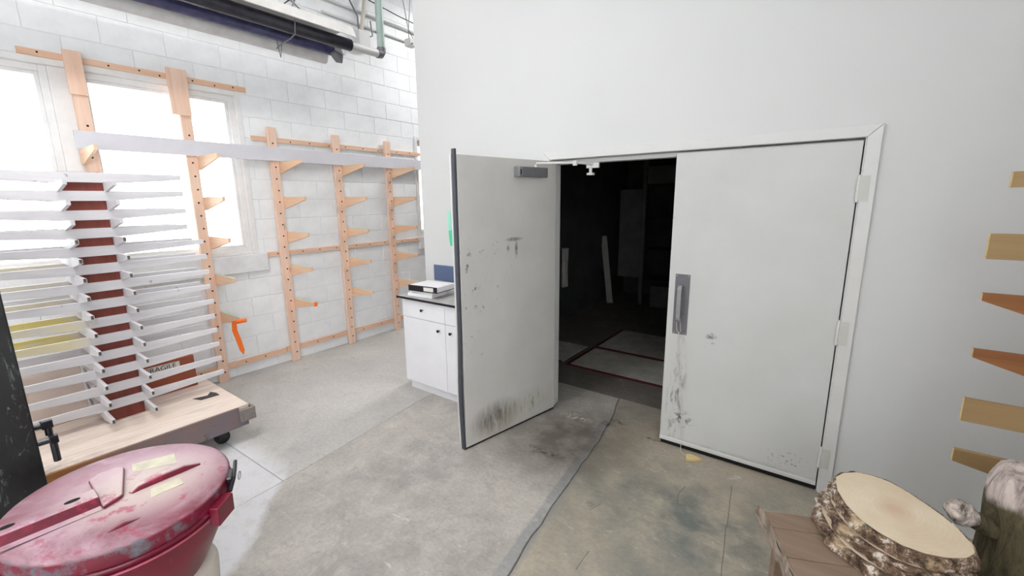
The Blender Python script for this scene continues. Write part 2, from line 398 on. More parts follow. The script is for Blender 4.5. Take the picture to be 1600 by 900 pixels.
# ------------------------------------------------------------------ double doors
dt = empty_struct('trim_1', (-.91, 0, 0), 'white metal frame around the double doors', 'door frame')
T = .06; ZT = DH+.012
m = MB().prism([(.012, -.016, 0), (.012+T, -.016, 0), (.012+T, -.016, ZT+T), (.012, -.016, ZT)], (0, .016, 0)); m.build('jamb', 'trim', dt, .002)
m = MB().prism([(-1.885-T, -.016, 0), (-1.885, -.016, 0), (-1.885, -.016, ZT), (-1.885-T, -.016, ZT+T)], (0, .016, 0)); m.build('jamb', 'trim', dt, .002)
m = MB().prism([(-1.885-T, -.016, ZT+T+.0015), (-1.885+.001, -.016, ZT+.0015), (.012-.001, -.016, ZT+.0015), (.012+T, -.016, ZT+T+.0015)], (0, .016, 0)); m.build('header', 'trim', dt, .002)
m = MB(); m.box(-1.885, -1.877, 0, .142, 0, ZT); m.box(-1.877, -1.866, .05, .075, 0, ZT-.01); m.build('jamb_lining', 'trim', dt, .002)
m = MB(); m.box(.006, .012, .0, .142, 0, ZT); m.build('jamb_lining', 'trim', dt)
m = MB(); m.box(-1.877, .006, .055, .142, ZT-.03, ZT-.002); m.build('header_lining', 'trim', dt, .002)

def door_mat(name, spots, base='dededc', shade='d2d1cd'):
    t = NT(name); c = t.mix(t.ramp(t.noise(2.2, 5), .35, .7), srgb(base), srgb(shade))
    for (cx, cz, rx, rz, nsx, nsz, lo_, hi_, col, k) in spots:
        n = t.noise(1, 6, .7, t.coords((nsx, nsx, nsz)))
        c = t.mix(t.math('MULTIPLY', t.spot((cx, 0, cz), (rx, 1, rz), .55), t.ramp(n, lo_, hi_, 0, k)), c, srgb(col))
    return t.out(c, .5, 0, t.noise(90, 3), .05, .001)
M['leaf_l'] = door_mat('scuffed_white_door', [
    (-.64, .15, .17, .10, 26, 6, .30, .56, '3e3835', .9), (-.30, .17, .16, .07, 34, 6, .52, .64, '5a5248', .8),
    (-.45, .08, .5, .14, 5, 5, .3, .7, 'b0a793', .6), (-.75, 1.28, .20, .26, 17, 17, .60, .65, '3a3530', .85), (-.44, 1.47, .06, .012, 60, 30, .3, .5, '3a3530', .9), (-.42, 1.40, .012, .05, 30, 60, .3, .5, '3a3530', .9), (-.50, 1.41, .012, .02, 30, 60, .3, .5, '3a3530', .9),
    (-.82, 1.0, .12, .35, 26, 20, .62, .67, '54483c', .8), (-.4, 1.0, .5, 1.0, 3, 3, .5, .75, 'c9c4ba', .6), (-.5, .8, .6, 1.0, 14, 9, .74, .77, '6a6258', .7)], 'cfcdca', 'c5c2be')
M['leaf_r'] = door_mat('white_door_with_drips', [
    (-.83, .55, .035, .28, 26, 7, .50, .60, '57585c', .8), (-.86, .33, .04, .22, 30, 10, .52, .62, '46464a', .85), (-.80, .22, .06, .05, 30, 30, .5, .6, '3a3a3c', .9),
    (-.17, .14, .1, .05, 40, 40, .58, .63, '38342e', .9), (-.65, .84, .03, .03, 30, 30, .5, .6, '44403a', .8), (-.45, .03, .5, .035, 14, 40, .4, .6, '9a958a', .7),
    (-.85, .6, .07, .45, 8, 4, .35, .7, 'c3c2bd', .6)], 'cfd0cf', 'c8c9c7')
def leaf(name, W, mat, label):
    o = thing(name, label, 'door', (0, 0, 0)); return o
# right leaf, closed, hinged at x = 0
dr = thing('door_leaf', 'closed white right door leaf with steel pull handle and three hinges', 'door', (0, 0, 0))
W = .942
m = MB(); m.box(-W, .0, .004, .048, .056, DH); m.build('door_panel', 'leaf_r', dr, .003)
m = MB(); m.box(-W, .0, -.004, .05, .030, .056); m.build('bottom_rail', 'trim', dr, .003, seg=1)
m = MB(); m.box(-W+.01, -.002, .002, .044, .003, .030); m.build('bottom_gap_strip', 'black', dr)  # black strip stands in for the shade in the gap under the door
m = MB(); m.box(-.9, -.805, .001, .006, .835, 1.25); pl = m.build('push_plate', 'grey_metal', dr, .001)
for x in (-.89, -.815):
    for z in (.845, 1.24): MB().tube([(x, .003, z), (x, -.002, z)], .005, 8).build('screw', 'steel', pl)
hp = [(-.856, .002, 1.175), (-.856, -.035, 1.18), (-.856, -.05, 1.165), (-.856, -.052, 1.15), (-.856, -.052, .96), (-.856, -.05, .945), (-.856, -.035, .93), (-.856, .002, .935)]
m = MB()
for (a, b) in zip(hp, hp[1:]):
    pass
ins = [(y+.009 if y < -.04 else y, z+(-.008 if z > 1.1 else .008) if y > -.04 or True else z) for _, y, z in hp]
ring = [(y, z) for _, y, z in hp]; ring2 = [(min(y+.009, .002), z-.009 if z > 1.05 else z+.009) for _, y, z in hp]
vs = [(-.869, y, z) for y, z in ring]+[(-.869, y, z) for y, z in ring2]+[(-.843, y, z) for y, z in ring]+[(-.843, y, z) for y, z in ring2]
fs = []
for i in range(7):
    fs += [(i, i+1, 8+i+1, 8+i), (16+i, 16+i+1, 24+i+1, 24+i), (i, i+1, 16+i+1, 16+i), (8+i, 8+i+1, 24+i+1, 24+i)]
fs += [(0, 8, 24, 16), (7, 15, 31, 23)]
MB().add(vs, fs).build('pull_handle', 'steel', dr, .0015)
def hinge(parent, x, z0, z1, y=-.012):
    m = MB()
    n = 5; h = (z1-z0)/n
    for i in range(n): m.tube([(x, y, z0+h*i+.001), (x, y, z0+h*(i+1)-.001)], .0085, 12)
    m.tube([(x, y, z0-.006), (x, y, z1+.006)], .006, 8); hg = m.build('hinge', 'trim', parent, smooth=True)
    MB().box(x, x+.045, -.0185, -.0155, z0, z1).build('hinge_plate', 'hinge_paint', hg)
for z0, z1 in ((1.72, 1.85), (.93, 1.065), (.165, .29)): hinge(dr, .003, z0, z1)
# string tied to the pull handle, hanging to the floor with a wedge on the end
sw = thing('door_string', 'thin white string looped on the right door handle hanging to the floor', 'string', (-.8, -.05, 0))
pts = [(-.87, -.034, .95), (-.868, -.014, .90), (-.866, -.006, .86), (-.85, -.006, .845), (-.842, -.008, .86), (-.845, -.03, .955)]
MB().tube(pts, .0018, 6).build('string_loop', 'string', sw)
pts = [(-.855, -.008, .85), (-.838, -.01, .6), (-.80, -.012, .3), (-.785, -.012, .1), (-.782, -.03, .03), (-.775, -.06, .012), (-.735, -.09, .012), (-.70, -.115, .0245)]
MB().tube(pts, .002, 6).build('string_length', 'string', sw)
wg = MB().prism([(0, 0, 0), (.10, .03, 0), (.035, .075, 0), (0, .06, 0)], (0, 0, .022), Matrix.Translation((-.715, -.145, 0.0)) @ Matrix.Rotation(.25, 4, 'Z'))
tag(wg.build('wood_wedge', 'cream', bevel=.003), 'small cream wooden wedge lying on the floor before the closed door', 'wedge')

# left leaf, open: hinge line (-1.885, -.0) ; free edge swings toward the viewer
HX, HY = -1.880, .012
ang = math.atan2(-.925, -.19)          # direction of the leaf from the hinge
ld = thing('door_leaf', 'open scuffed left door leaf with grey closer box and dark rubber edge', 'door', (HX, HY, 0))
ld.rotation_euler = (0, 0, ang-PI)     # local -x runs from the hinge to the free edge
# local -y is the scuffed face that looks toward the closed leaf
W = .918
def L(mb, name, mat, par=None, **k): return mb.build(name, mat, par or ld, local=True, **k)
L(MB().box(-W, -.004, -.044, .0, .016, DH), 'door_panel', 'leaf_l', bevel=.002)
L(MB().box(-W, -.004, -.042, -.002, .004, .016), 'bottom_gap_strip', 'black')  # black strip for the shaded gap below the open leaf
def edge_strip(y0, y1, x0, dx, z0, z1, amp):
    n = 24; vs = []; fs = []
    for i in range(n+1):
        z = z0+(z1-z0)*i/n; o_ = amp*max(0, math.sin(PI*min(1, (i/n)/.42)))**1.5 if i/n < .42 else 0
        o_ = -o_
        vs += [(x0-o_*-1, y0, z), (x0-dx-o_*-1, y0, z), (x0-dx-o_*-1, y1, z), (x0-o_*-1, y1, z)]
        if i:
            a = (i-1)*4; b = i*4
            for k in range(4): fs.append((a+k, a+(k+1) % 4, b+(k+1) % 4, b+k))
    fs += [(3, 2, 1, 0), (n*4, n*4+1, n*4+2, n*4+3)]
    return MB().add(vs, fs)
L(edge_strip(-.040, -.006, -W-.001, .016, 0.0, DH+.035, .010), 'rubber_edge', 'rubber', bevel=.003)
L(edge_strip(.0005, .012, -W+.012, .030, 0.02, DH-.0, .010), 'edge_trim', 'trim', bevel=.001)
# closer
cl = L(MB().box(-.440, -.150, -.102, -.045, DH-.125, DH-.055), 'door_closer', 'grey_metal', bevel=.006)
L(MB().box(-.443, -.400, -.104, -.0445, DH-.127, DH-.053), 'closer_cap', 'steel', cl, bevel=.008)
L(MB().box(-.429, -.419, -.1052, -.104, DH-.11, DH-.075), 'closer_slot', 'black', cl)
L(MB().tube([(-.25, -.075, DH-.055), (-.25, -.075, DH-.036)], .012, 12), 'closer_pinion', 'trim', cl)
# arm reaches to the header (world coordinates)
arm = thing('closer_arm', 'pale metal closer arm joining the open door to the frame header', 'door closer arm', (-1.7, .0, ZT-.04))
R_ = Matrix.Rotation(ang-PI, 4, 'Z'); pin = Vector((HX, HY, 0)) + R_ @ Vector((-.25, -.075, DH-.027))
elbow = Vector((-1.62, -.10, DH-.027)); hd = Vector((-1.55, .040, DH-.032))
MB().tube([pin, elbow], .008, 8).build('arm_rod', 'trim', arm)
MB().tube([elbow, hd], .008, 8).build('arm_rod', 'trim', arm)
MB().tube([elbow-Vector((0, 0, .02)), elbow+Vector((0, 0, .014))], .017, 14).build('arm_knuckle', 'trim', arm)
MB().box(-1.60, -1.50, .035, .055, DH-.06, DH-.02).build('arm_bracket', 'trim', arm, .003)
MB().tube([(-1.56, .03, DH-.055), (-1.56, .03, DH-.095)], .012, 12).tube([(-1.56, .03, DH-.095), (-1.56, .03, DH-.11)], .03, 16).build('stop_knob', 'trim', arm)

# ------------------------------------------------------------------ green tape on the partition
tp = thing('masking_tape', 'two overlapping mint green tape strips on the partition beside the open door', 'tape', (-2.97, -.001, 1.33))
MB().prism([(-3.01, -.003, 1.655), (-2.965, -.003, 1.655), (-2.955, -.003, 1.45), (-2.995, -.003, 1.44)], (0, .002, 0)).build('tape_strip', 'mint_light', tp)
MB().prism([(-2.998, -.0045, 1.47), (-2.955, -.0045, 1.48), (-2.945, -.0045, 1.33), (-2.982, -.0045, 1.33)], (0, .0015, 0)).build('tape_strip', 'mint', tp)
tag(MB().box(-3.2, -2.93, -.022, -.002, .985, 1.135).build('clipboard_panel', 'navy', bevel=.003), 'dark blue flat panel leaning on the wall behind the binders', 'panel')

# ------------------------------------------------------------------ base cabinet
cb = thing('base_cabinet', 'white base cabinet with thin grey top and round black knobs', 'cabinet', (-2.66, -.23, 0))
MB().box(-3.2, -2.12, -.41, -.005, .085, .885).build('body', 'cab', cb, .002)
MB().box(-3.19, -2.13, -.385, -.01, .0, .085).build('toe_kick', 'cab', cb)
MB().box(-3.235, -2.10, -.465, -.003, .886, .905).build('worktop', 'slate', cb, .001)
MB().box(-3.236, -2.10, -.467, -.4655, .8855, .9055).build('worktop_edge', 'black_metal', cb)
def knob(x, z, par):
    MB().tube([(x, -.432, z), (x, -.448, z)], .006, 10).tube([(x, -.448, z), (x, -.453, z), (x, -.46, z)], [.010, .014, .010], 14).build('knob', 'black_metal', par, smooth=True)
for (a, b) in ((-3.198, -2.662), (-2.658, -2.122)):
    d_ = MB().box(a, b, -.432, -.412, .715, .875).build('drawer_front', 'cab', cb, .002); knob((a+b)/2, .80, d_)
    d_ = MB().box(a, b, -.432, -.412, .095, .711).build('door', 'cab', cb, .002)
    knob(b-.07 if a < -3 else a+.07, .645, d_)
# binders and papers
def paper(x0, x1, y0, y1, z, n, name, mat, label, rot, bevel=.001):
    c = Vector(((x0+x1)/2, (y0+y1)/2, z)); mt = Matrix.Translation(c) @ Matrix.Rotation(rot, 4, 'Z') @ Matrix.Translation(-c)
    return tag(MB().box(x0, x1, y0, y1, z, z+n, mt).build(name, mat, bevel=bevel), label, 'papers')
paper(-3.15, -2.87, -.40, -.18, .906, .030, 'paper_stack', 'paper', 'white loose papers at the bottom of the pile on the cabinet', .12)
paper(-3.13, -2.85, -.39, -.17, .937, .022, 'paper_pad', 'paper', 'white paper pad in the middle of the pile on the cabinet', .02)
bd = thing('ring_binder', 'black ring binder full of white pages with a spine label on cabinet', 'binder', (-2.94, -.30, .960))
mt = Matrix.Translation((-2.96, -.28, .960)) @ Matrix.Rotation(.1, 4, 'Z')
MB().box(-.16, .17, -.13, .13, 0, .003, mt).build('cover', 'black_metal', bd)
MB().box(-.155, .16, -.125, .12, .004, .046, mt).build('page_block', 'paper', bd)
MB().box(-.16, .17, -.134, -.131, 0, .053, mt).build('spine', 'black_metal', bd)
MB().box(.02, .13, -.1365, -.1345, .01, .044, mt).build('spine_label', 'label_white', bd)
MB().box(-.16, .17, -.13, .13, .047, .051, mt).build('cover', 'paper', bd, .001)

# ------------------------------------------------------------------ pine cantilever racks
UW = .086; UX0, UX1 = WX+.022, WX+.06
def screws(y0, y1, z, par, n, x, seed):
    rnd = random.Random(seed); m = MB()
    for i in range(n):
        y = y0+(y1-y0)*(i+.5)/n+rnd.uniform(-.04, .04); zz = z+rnd.uniform(-.008, .008)
        m.tube([(x-.001, y, zz), (x+.0012, y, zz)], .007, 8)
    if n: stuff(m.build('screw_heads', 'hole', par))
def upright(rack, y0, ztop, seed, gusset=0):
    u = MB().box(UX0, UX1, y0, y0+UW, 0, ztop).build('upright', 'pine_z', rack, .002, seg=1)
    m = MB(); z = .1; i = 0
    while z < (2.45 if gusset else ztop-.05):
        m.tube([(UX1-.001, y0+UW*(.55+.06*math.sin(i*2.1+seed)), z), (UX1+.001, y0+UW*(.55+.06*math.sin(i*2.1+seed)), z)], .0085, 8); z += .118; i += 1
    stuff(m.build('bolt_holes', 'hole', u))
    if gusset: MB().box(UX1+.001, UX1+.02, y0-gusset, y0+UW, ztop-(.38 if gusset > .03 else .31), ztop).build('cleat_board', 'pine_z', rack, .001)
    return u
def arm_mesh(y, ztop, x0=UX0, L_=.455, h=.12, tip=.035, th=.02):
    return MB().prism([(x0, y, ztop), (x0+L_, y, ztop), (x0+L_, y, ztop-tip), (UX1+.004, y, ztop-h), (x0, y, ztop-h)], (0, th, 0))
AZ = [2.165, 1.803, 1.44, 1.083, .715]
def arms(rack, y0, zs_, green=True, left=False):
    yy = y0-.021 if left else y0+UW+.001
    for i, z in enumerate(zs_):
        a = arm_mesh(yy, z).build('bracket_arm', 'ply', rack, .0015, seg=1)
        if green: MB().box(UX1, UX0+.452, yy+.002, yy+.018, z, z+.0015).build('painted_edge', 'green_paint', a)
ra = thing('lumber_rack', 'pine wall rack in front of the window with two uprights', 'rack', (UX1, -1.72, 0))
MB().box(WX+.001, UX0-.001, -2.34, -.84, 2.80, 2.845).build('top_rail', 'pine_y', ra, .001); screws(-2.3, -.86, 2.822, ra, 8, UX0, 1)
MB().box(WX+.001, UX0-.001, -2.34, -.74, .11, .165).build('bottom_rail', 'pine_y', ra, .001); screws(-2.3, -.86, .14, ra, 7, UX0, 2)
upright(ra, -2.10, 2.87, 0, .016); upright(ra, -1.43, 2.885, 1, .06)
arms(ra, -2.10, AZ, left=True); arms(ra, -1.43, AZ)
rb = thing('lumber_rack', 'pine wall rack with three uprights right of the window', 'rack', (UX1, .1, 0))
for nm, a, z0, z1 in (('top_rail', -.84, 2.36, 2.405), ('middle_rail', -.83, 1.19, 1.235), ('bottom_rail', -.735, .115, .17)):
    MB().box(WX+.001, UX0-.001, a, 1.9, z0, z1).build(nm, 'pine_y', rb, .001); screws(a, 1.3, (z0+z1)/2, rb, 9, UX0, int(z0*10))
for i, y0 in enumerate((-.70, .02, .745, 1.48)):
    upright(rb, y0, 2.50, i+2); arms(rb, y0, AZ)
tag(MB().box(UX1+.002, UX1+.024, -2.14, 1.95, 2.167, 2.30).build('shelf_board', 'white_board', bevel=.002), 'long white board standing on the top bracket arms of both racks', 'board')
# orange flagging tape
f1 = thing('flagging_tape', 'long orange tape ribbon hanging from the window rack lowest bracket arm', 'tape', (-4.4, -1.32, .3))
tip = Vector((UX0+.44, -1.33, .70))
MB().tube([tip+Vector((-.0, -.035, -.02)), tip+Vector((.045, .03, -.01))], .020, 12).build('tape_knot', 'orange', f1, smooth=True)
rb_ = [(tip.x-.01, tip.y-.050, .69), (tip.x-.02, tip.y-.052, .60), (tip.x-.02, tip.y-.03, .50), (tip.x-.01, tip.y-.015, .40), (tip.x-.005, tip.y-.01, .36)]
vs = []; fs = []
wd = [.02, .022, .022, .02, .004]
for i, (p, q) in enumerate(zip(rb_, wd)):
    p = Vector(p); vs += [p+Vector((0, -q, 0)), p+Vector((0, q, 0)), p+Vector((-.002, q, 0)), p+Vector((-.002, -q, 0))]
    if i:
        a = i*4-4; b = i*4
        for k in range(4): fs.append((a+k, a+(k+1) % 4, b+(k+1) % 4, b+k))
fs += [(0, 1, 2, 3), (16, 17, 18, 19)]
MB().add(vs, fs).build('tape_tail', 'orange', f1)
tag(MB().box(UX0+.44, UX0+.461, -.618, -.588, .672, .719).build('tape_wrap', 'orange', bevel=.004), 'small orange tape wrap on the lowest arm tip right of the window', 'tape')

# ------------------------------------------------------------------ drying rack on a platform cart
CX0, CX1, CY0, CY1, CZ = -4.32, -3.45, -3.35, -1.715, .285
ct = thing('platform_cart', 'low wooden platform cart with dark stained sides under the white drying rack', 'cart', ((CX0+CX1)/2, (CY0+CY1)/2, 0))
def deck_mat():
    t = NT('bleached_cart_deck'); g = t.noise(2, 7, .7, t.coords((9, .8, 9)), .6)
    c = t.mix(t.ramp(g, .3, .7), srgb('efe2d8'), srgb('dcc8ba'))
    c = t.mix(t.ramp(t.noise(2, 6, .7, t.coords((7, 1.2, 7), (3, 3, 0))), .55, .75, 0, .55), c, srgb('b09f98'))
    c = t.mix(t.math('MULTIPLY', t.spot((.42, -.35, 0), (.08, .3, 1), .6), t.ramp(t.noise(9, 5), .4, .6, 0, .7)), c, srgb('6a6068'))
    return t.out(c, .6, 0, g, .15, .002)
M['deck'] = deck_mat()
def side_mat():
    t = NT('stained_cart_side'); g = t.noise(2, 7, .7, t.coords((6, 1.2, 12)), .6)
    c = t.mix(t.ramp(g, .3, .7), srgb('b5793c'), srgb('8f5c32'))
    x, y, z = t.sep(); c = t.mix(t.math('MULTIPLY', t.ramp(y, -.15, .15), t.ramp(t.noise(3, 6), .3, .6, .6, 1)), c, srgb('757078'))
    c = t.mix(t.ramp(t.noise(7, 8, .75), .6, .68, 0, .8), c, srgb('3a2a22'))
    return t.out(c, .6, 0, g, .2, .002)
M['cside'] = side_mat()
n = 6; bw = (CX1-CX0)/n
for i in range(n):
    MB().box(CX0+bw*i+.001, CX0+bw*(i+1)-.001, CY0, CY1, CZ-.04, CZ+random.uniform(-.0006, .0006)).build('deck_plank', 'deck', ct, .0015, seg=1)
MB().box(CX1-.045, CX1-.002, CY0+.01, CY1-.01, .125, CZ-.041).build('side_beam', 'cside', ct, .003)
MB().box(CX1-.002, CX1+.012, CY0, CY1-.07, .128, CZ-.004).build('side_board', 'cside', ct, .003)
MB().box(CX0, CX0+.045, CY0+.01, CY1-.01, .125, CZ-.041).build('side_beam', 'cside', ct, .003)
MB().box(CX0+.046, CX1-.046, CY1-.055, CY1-.01, .125, CZ-.041).build('end_beam', 'cside', ct, .003)
m = MB().box(CX1-.05, CX1+.035, CY1-.075, CY1-.055, .17, .262).box(CX1+.013, CX1+.035, CY1-.055, CY1+.03, .17, .262).box(CX1-.05, CX1+.012, CY1+.012, CY1+.03, .17, .262)
m.build('corner_bracket', paint('grey_bracket', '8d8480', .6, .1, 20), ct, .003)
MB().prism([(CX1-.43, -1.93, CZ+.0012), (CX1-.40, -1.84, CZ+.0012), (CX1-.46, -1.80, CZ+.0012), (CX1-.40, -1.78, CZ+.0012), (CX1-.34, -1.78, CZ+.0012), (CX1-.35, -1.9, CZ+.0012)], (0, 0, .002)).build('stain_patch', paint('dark_stain', '4a4240', .8), ct)
for x, y in ((CX1-.12, CY1-.16), (CX0+.12, CY1-.16), (CX1-.12, CY0+.18), (CX0+.12, CY0+.18)):
    cs = MB().tube([(x-.02, y, .05), (x+.02, y, .05)], .05, 24).build('castor', 'castor', ct, .005)
    m = MB().box(x-.035, x-.025, y-.03, y+.03, .04, .12).box(x+.025, x+.035, y-.03, y+.03, .04, .12).box(x-.045, x+.045, y-.045, y+.045, .115, .1245); m.build('castor_fork', 'black_metal', cs)

dr_ = thing('drying_rack', 'red brown post rack with many white tapered slats standing on the cart', 'rack', (-4.03, -2.30, CZ))
PX0, PX1, PY0, PY1 = -4.13, -3.93, -2.402, -2.202
def post_mat():
    t = NT('red_stained_post'); g = t.noise(2, 7, .7, t.coords((9, 9, .8)), .6)
    c = t.mix(t.ramp(g, .3, .7), srgb('8b4034'), srgb('6f3026'))
    return t.out(c, .55, 0, g, .15, .002)
M['post'] = post_mat()
MB().box(PX0, PX1, PY0, PY1, CZ+.001, 1.948).build('post', 'post', dr_, .002)
def slat_mat(name, yellow):
    t = NT(name); g = t.noise(2, 6, .7, t.coords((5, 1.2, 9)), .5)
    c = t.mix(t.ramp(g, .35, .75), srgb('dfdde0'), srgb('cdcacf'))
    if yellow:
        x, y, z = t.sep(); f = t.math('MULTIPLY', t.ramp(y, -.05, -.2), t.ramp(t.noise(4, 5, .6, t.coords((3, 1, 9))), .35, .55, .3, 1))
        c = t.mix(t.math('MULTIPLY', f, yellow), c, srgb('e3cf58'))
    c = t.mix(t.ramp(t.noise(13, 4), .69, .73, 0, .55), c, srgb('5e5750'))
    return t.out(c, .55, 0, t.noise(60), .1, .001)
M['slat'] = slat_mat('white_slat', 0); M['slat_y'] = slat_mat('yellow_stained_slat', .8); M['slat_yf'] = slat_mat('yellow_edged_slat', .45); M['slat_yl'] = slat_mat('slightly_yellow_slat', .3)
M['tipdark'] = paint('dark_slat_end', '5f5a52', .8)
def tapered(along, c0, c1, lo_e, hi_e, mid0, mid1, z, H, tip, th):
    """slat tapering from full height at mid to tip at both ends; along: 'y' or 'x'"""
    prof = [(lo_e, z+H/2), (hi_e, z+H/2), (hi_e, z+H/2-tip), (mid1, z-H/2), (mid0, z-H/2), (lo_e, z+H/2-tip)]
    if along == 'y': return MB().prism([(c0, a, b) for a, b in prof], (c1-c0, 0, 0))
    return MB().prism([(a, c0, b) for a, b in prof], (0, c1-c0, 0))
for k in range(14):
    z = 1.915-.1162*k; rnd = random.Random(k); j = lambda a=.006: rnd.uniform(-a, a)
    ye = -1.78 if k < 4 else -1.688
    yb = 'slat_y' if k in (8, 9) else ('slat_yl' if k in (5, 6, 7) else 'slat'); ym = 'slat_yf' if k in (8, 9) else 'slat'
    tapered('y', PX1+.001, PX1+.02, -2.92+j(), ye+j(), PY0-.02, PY1+.02, z+j(.003), .062, .032, .019).build('slat', ym, dr_, .001, seg=1)
    if k < 11: tapered('y', PX0-.02, PX0-.001, -2.92+j(), ye+j(), PY0-.02, PY1+.02, z+j(.003), .062, .032, .019).build('slat', yb, dr_, .001, seg=1)
    z2 = z-.058
    for yy in (PY1+.001, PY0-.020):
        xe = -3.695+j(.008)
        s_ = tapered('x', yy, yy+.019, -4.365+j(), xe, PX0-.02, PX1+.02, z2+j(.003), .066, .028, .021).build('slat', 'slat', dr_, .001, seg=1)
        if k > 2: MB().box(xe+.0003, xe+.0013, yy+.003, yy+.016, z2+.008, z2+.031).build('slat_end', 'tipdark', s_)
# boxes behind the rack on the cart
def text_obj(txt, size, mat, mtx, parent=None, name='lettering'):
    cu = bpy.data.curves.new('lettering_curve', 'FONT'); cu.body = txt; cu.size = size; cu.extrude = .0004; cu.align_x = 'CENTER'; cu.align_y = 'CENTER'
    t_ = bpy.data.objects.new('t', cu); COL.objects.link(t_); bpy.context.view_layer.update()
    me = bpy.data.meshes.new_from_object(t_); COL.objects.unlink(t_); bpy.data.objects.remove(t_)
    me.transform(mtx); me.transform(Matrix.Translation(-org(parent))) if parent else None
    me.materials.clear(); me.materials.append(M[mat]); o = bpy.data.objects.new(name, me); COL.objects.link(o); o.parent = parent; ORG[o.name] = org(parent); return o
M['card'] = paint('brown_cardboard', 'a0563c', .8, .08); M['carton'] = paint('pale_carton', 'e2d3c9', .8, .05, 8)
fb = thing('cardboard_box', 'brown cardboard box with white FRAGILE tape right of the rack post', 'box', (-4.23, -1.98, CZ+.002))
MB().box(-4.31, -4.155, -2.17, -1.80, CZ+.002, .545).build('carton', 'card', fb, .004)
MB().box(-4.155, -4.1525, -2.150, -1.90, .468, .524).build('warning_tape', 'label_white', fb)
text_obj('FRAGILE', .052, 'ink', Matrix.Translation((-4.1522, -2.02, .497)) @ Matrix(((0, 0, 1, 0), (1, 0, 0, 0), (0, 1, 0, 0), (0, 0, 0, 1))), fb)
pb = thing('carton', 'pale carton with white sticker left of the rack post on the cart', 'box', (-4.2, -2.78, CZ+.002))
MB().box(-4.31, -4.17, -3.1, -2.45, CZ+.002, .66).build('carton_body', 'carton', pb, .004)
MB().box(-4.17, -4.1685, -2.93, -2.72, .47, .56).build('sticker', 'label_white', pb)
m = MB(); m.tube([(-4.167, -2.87+.045*math.cos(a), .525+.03*math.sin(a)) for a in [PI+PI*i/8 for i in range(9)]], .003, 5); m.build('printed_mark', 'ink', pb)

# ------------------------------------------------------------------ dark steel column with clamps (left edge)
def dark_mat():
    t = NT('chipped_black_paint'); v = t.coords((1, 1, .6))
    c = t.mix(t.ramp(t.noise(3, 5), .4, .7), srgb('060707'), srgb('141618'))
    s1 = t.noise(16, 8, .8, t.coords((1, 1, .35)), 1.5)
    c = t.mix(t.ramp(s1, .57, .66, 0, .75), c, srgb('7d8287'))
    c = t.mix(t.ramp(t.noise(14, 6, .7, t.coords((1, 1, .4), (4, 4, 4))), .62, .67, 0, .8), c, srgb('86a58a'))
    return t.out(c, t.ramp(t.noise(8), .3, .7, .25, .6), 0, s1, .3, .003)
M['dark_column'] = dark_mat()
col_ = thing('machine_column', 'tall chipped black metal machine column at the left edge', 'machine', (-2.75, -3.1, 0))
MB().box(-2.9, -2.6, -3.45, -2.818, .02, 1.75).build('column', 'dark_column', col_, .004)
MB().box(-2.95, -2.55, -3.5, -2.80, 0, .019).build('foot_plate', 'dark_column', col_, .003)
for k, (dy, zt, zb) in enumerate(((0, .865, .80), (.012, .805, .69))):
    x = -2.64+k*.03; c_ = MB().tube([(x, -2.818, zt-.018), (x, -2.795+dy, zt-.018)], .012, 10).build('clamp_arm', 'black_metal', col_)
    MB().box(x-.015, x+.015, -2.797+dy, -2.762+dy*.3, zt-.034, zt).build('clamp_head', 'black_metal', c_, .003)
    MB().tube([(x, -2.778+dy*.3, zt-.034), (x, -2.778+dy*.3, zb)], .012, 12).build('clamp_screw', 'black_metal', c_)

# ------------------------------------------------------------------ red drum
nrm = Vector((.04, .007, 1)).normalized()
DR = Vector((0, 0, 1)).rotation_difference(nrm).to_matrix().to_4x4()
DC = Vector((-1.994, -2.688, .75)); DM = Matrix.Translation(DC) @ DR
def red_mat(name, dusty):
    t = NT(name); c = t.mix(t.ramp(t.noise(4, 6), .35, .7), srgb('760a2a'), srgb('580620'))
    if dusty:
        d = t.ramp(t.noise(3.2, 9, .68, None, .5), .36, .62)
        near = t.spot((-.06, .06, 0), (.20, .24, 1), .8)
        f = t.math('MAXIMUM', t.math('MULTIPLY', d, .62), t.math('MULTIPLY', near, t.ramp(t.noise(7, 8, .7), .2, .5, .6, .95)))
        gm = t.node('ShaderNodeNewGeometry'); nz = t.ramp(t.sep(gm.outputs['Normal'])[2], .55, .93)
        f = t.math('MULTIPLY', f, nz); c = t.mix(f, c, srgb('d6bcc9'))
        c = t.mix(t.math('MULTIPLY', t.math('MULTIPLY', t.spot((.02, .06, 0), (.14, .16, 1), .6), nz), .75), c, srgb('cdbfb6'))
        rr = t.math('MULTIPLY', t.ramp(t.noise(10, 6, .7), .5, .62), 1)
        ln_ = t.node('ShaderNodeVectorMath', operation='LENGTH'); t.link(t.tc.outputs['Object'], ln_.inputs[0])
        e = t.ramp(ln_.outputs['Value'], .300, .308); c = t.mix(t.math('MULTIPLY', e, rr), c, srgb('5f636b'))
        c = t.mix(t.math('MULTIPLY', t.spot((.14, .02, 0), (.2, .3, 1), .5), t.ramp(t.noise(12, 7, .7), .56, .62, 0, .6)), c, srgb('a01848'))
        rg = t.ramp(t.noise(5, 4), .3, .7, .4, .7)
    else:
        c = t.mix(t.ramp(t.noise(9, 7, .75, t.coords((1, 1, .6))), .64, .72, 0, .75), c, srgb('d8a9b2')); rg = .32
    return t.out(c, rg, 0, t.noise(30), .06, .002)
M['red_dusty'] = red_mat('dusty_red_lid', True); M['red_bar'] = paint('worn_red_bar', 'b86a80', .4, .5, 7); M['red'] = red_mat('glossy_dark_red', False)
drm = thing('red_drum', 'dark red steel drum with dusty pink domed lid and lock ring', 'drum', (DC.x-.08, DC.y-.04, 0))
R = .314
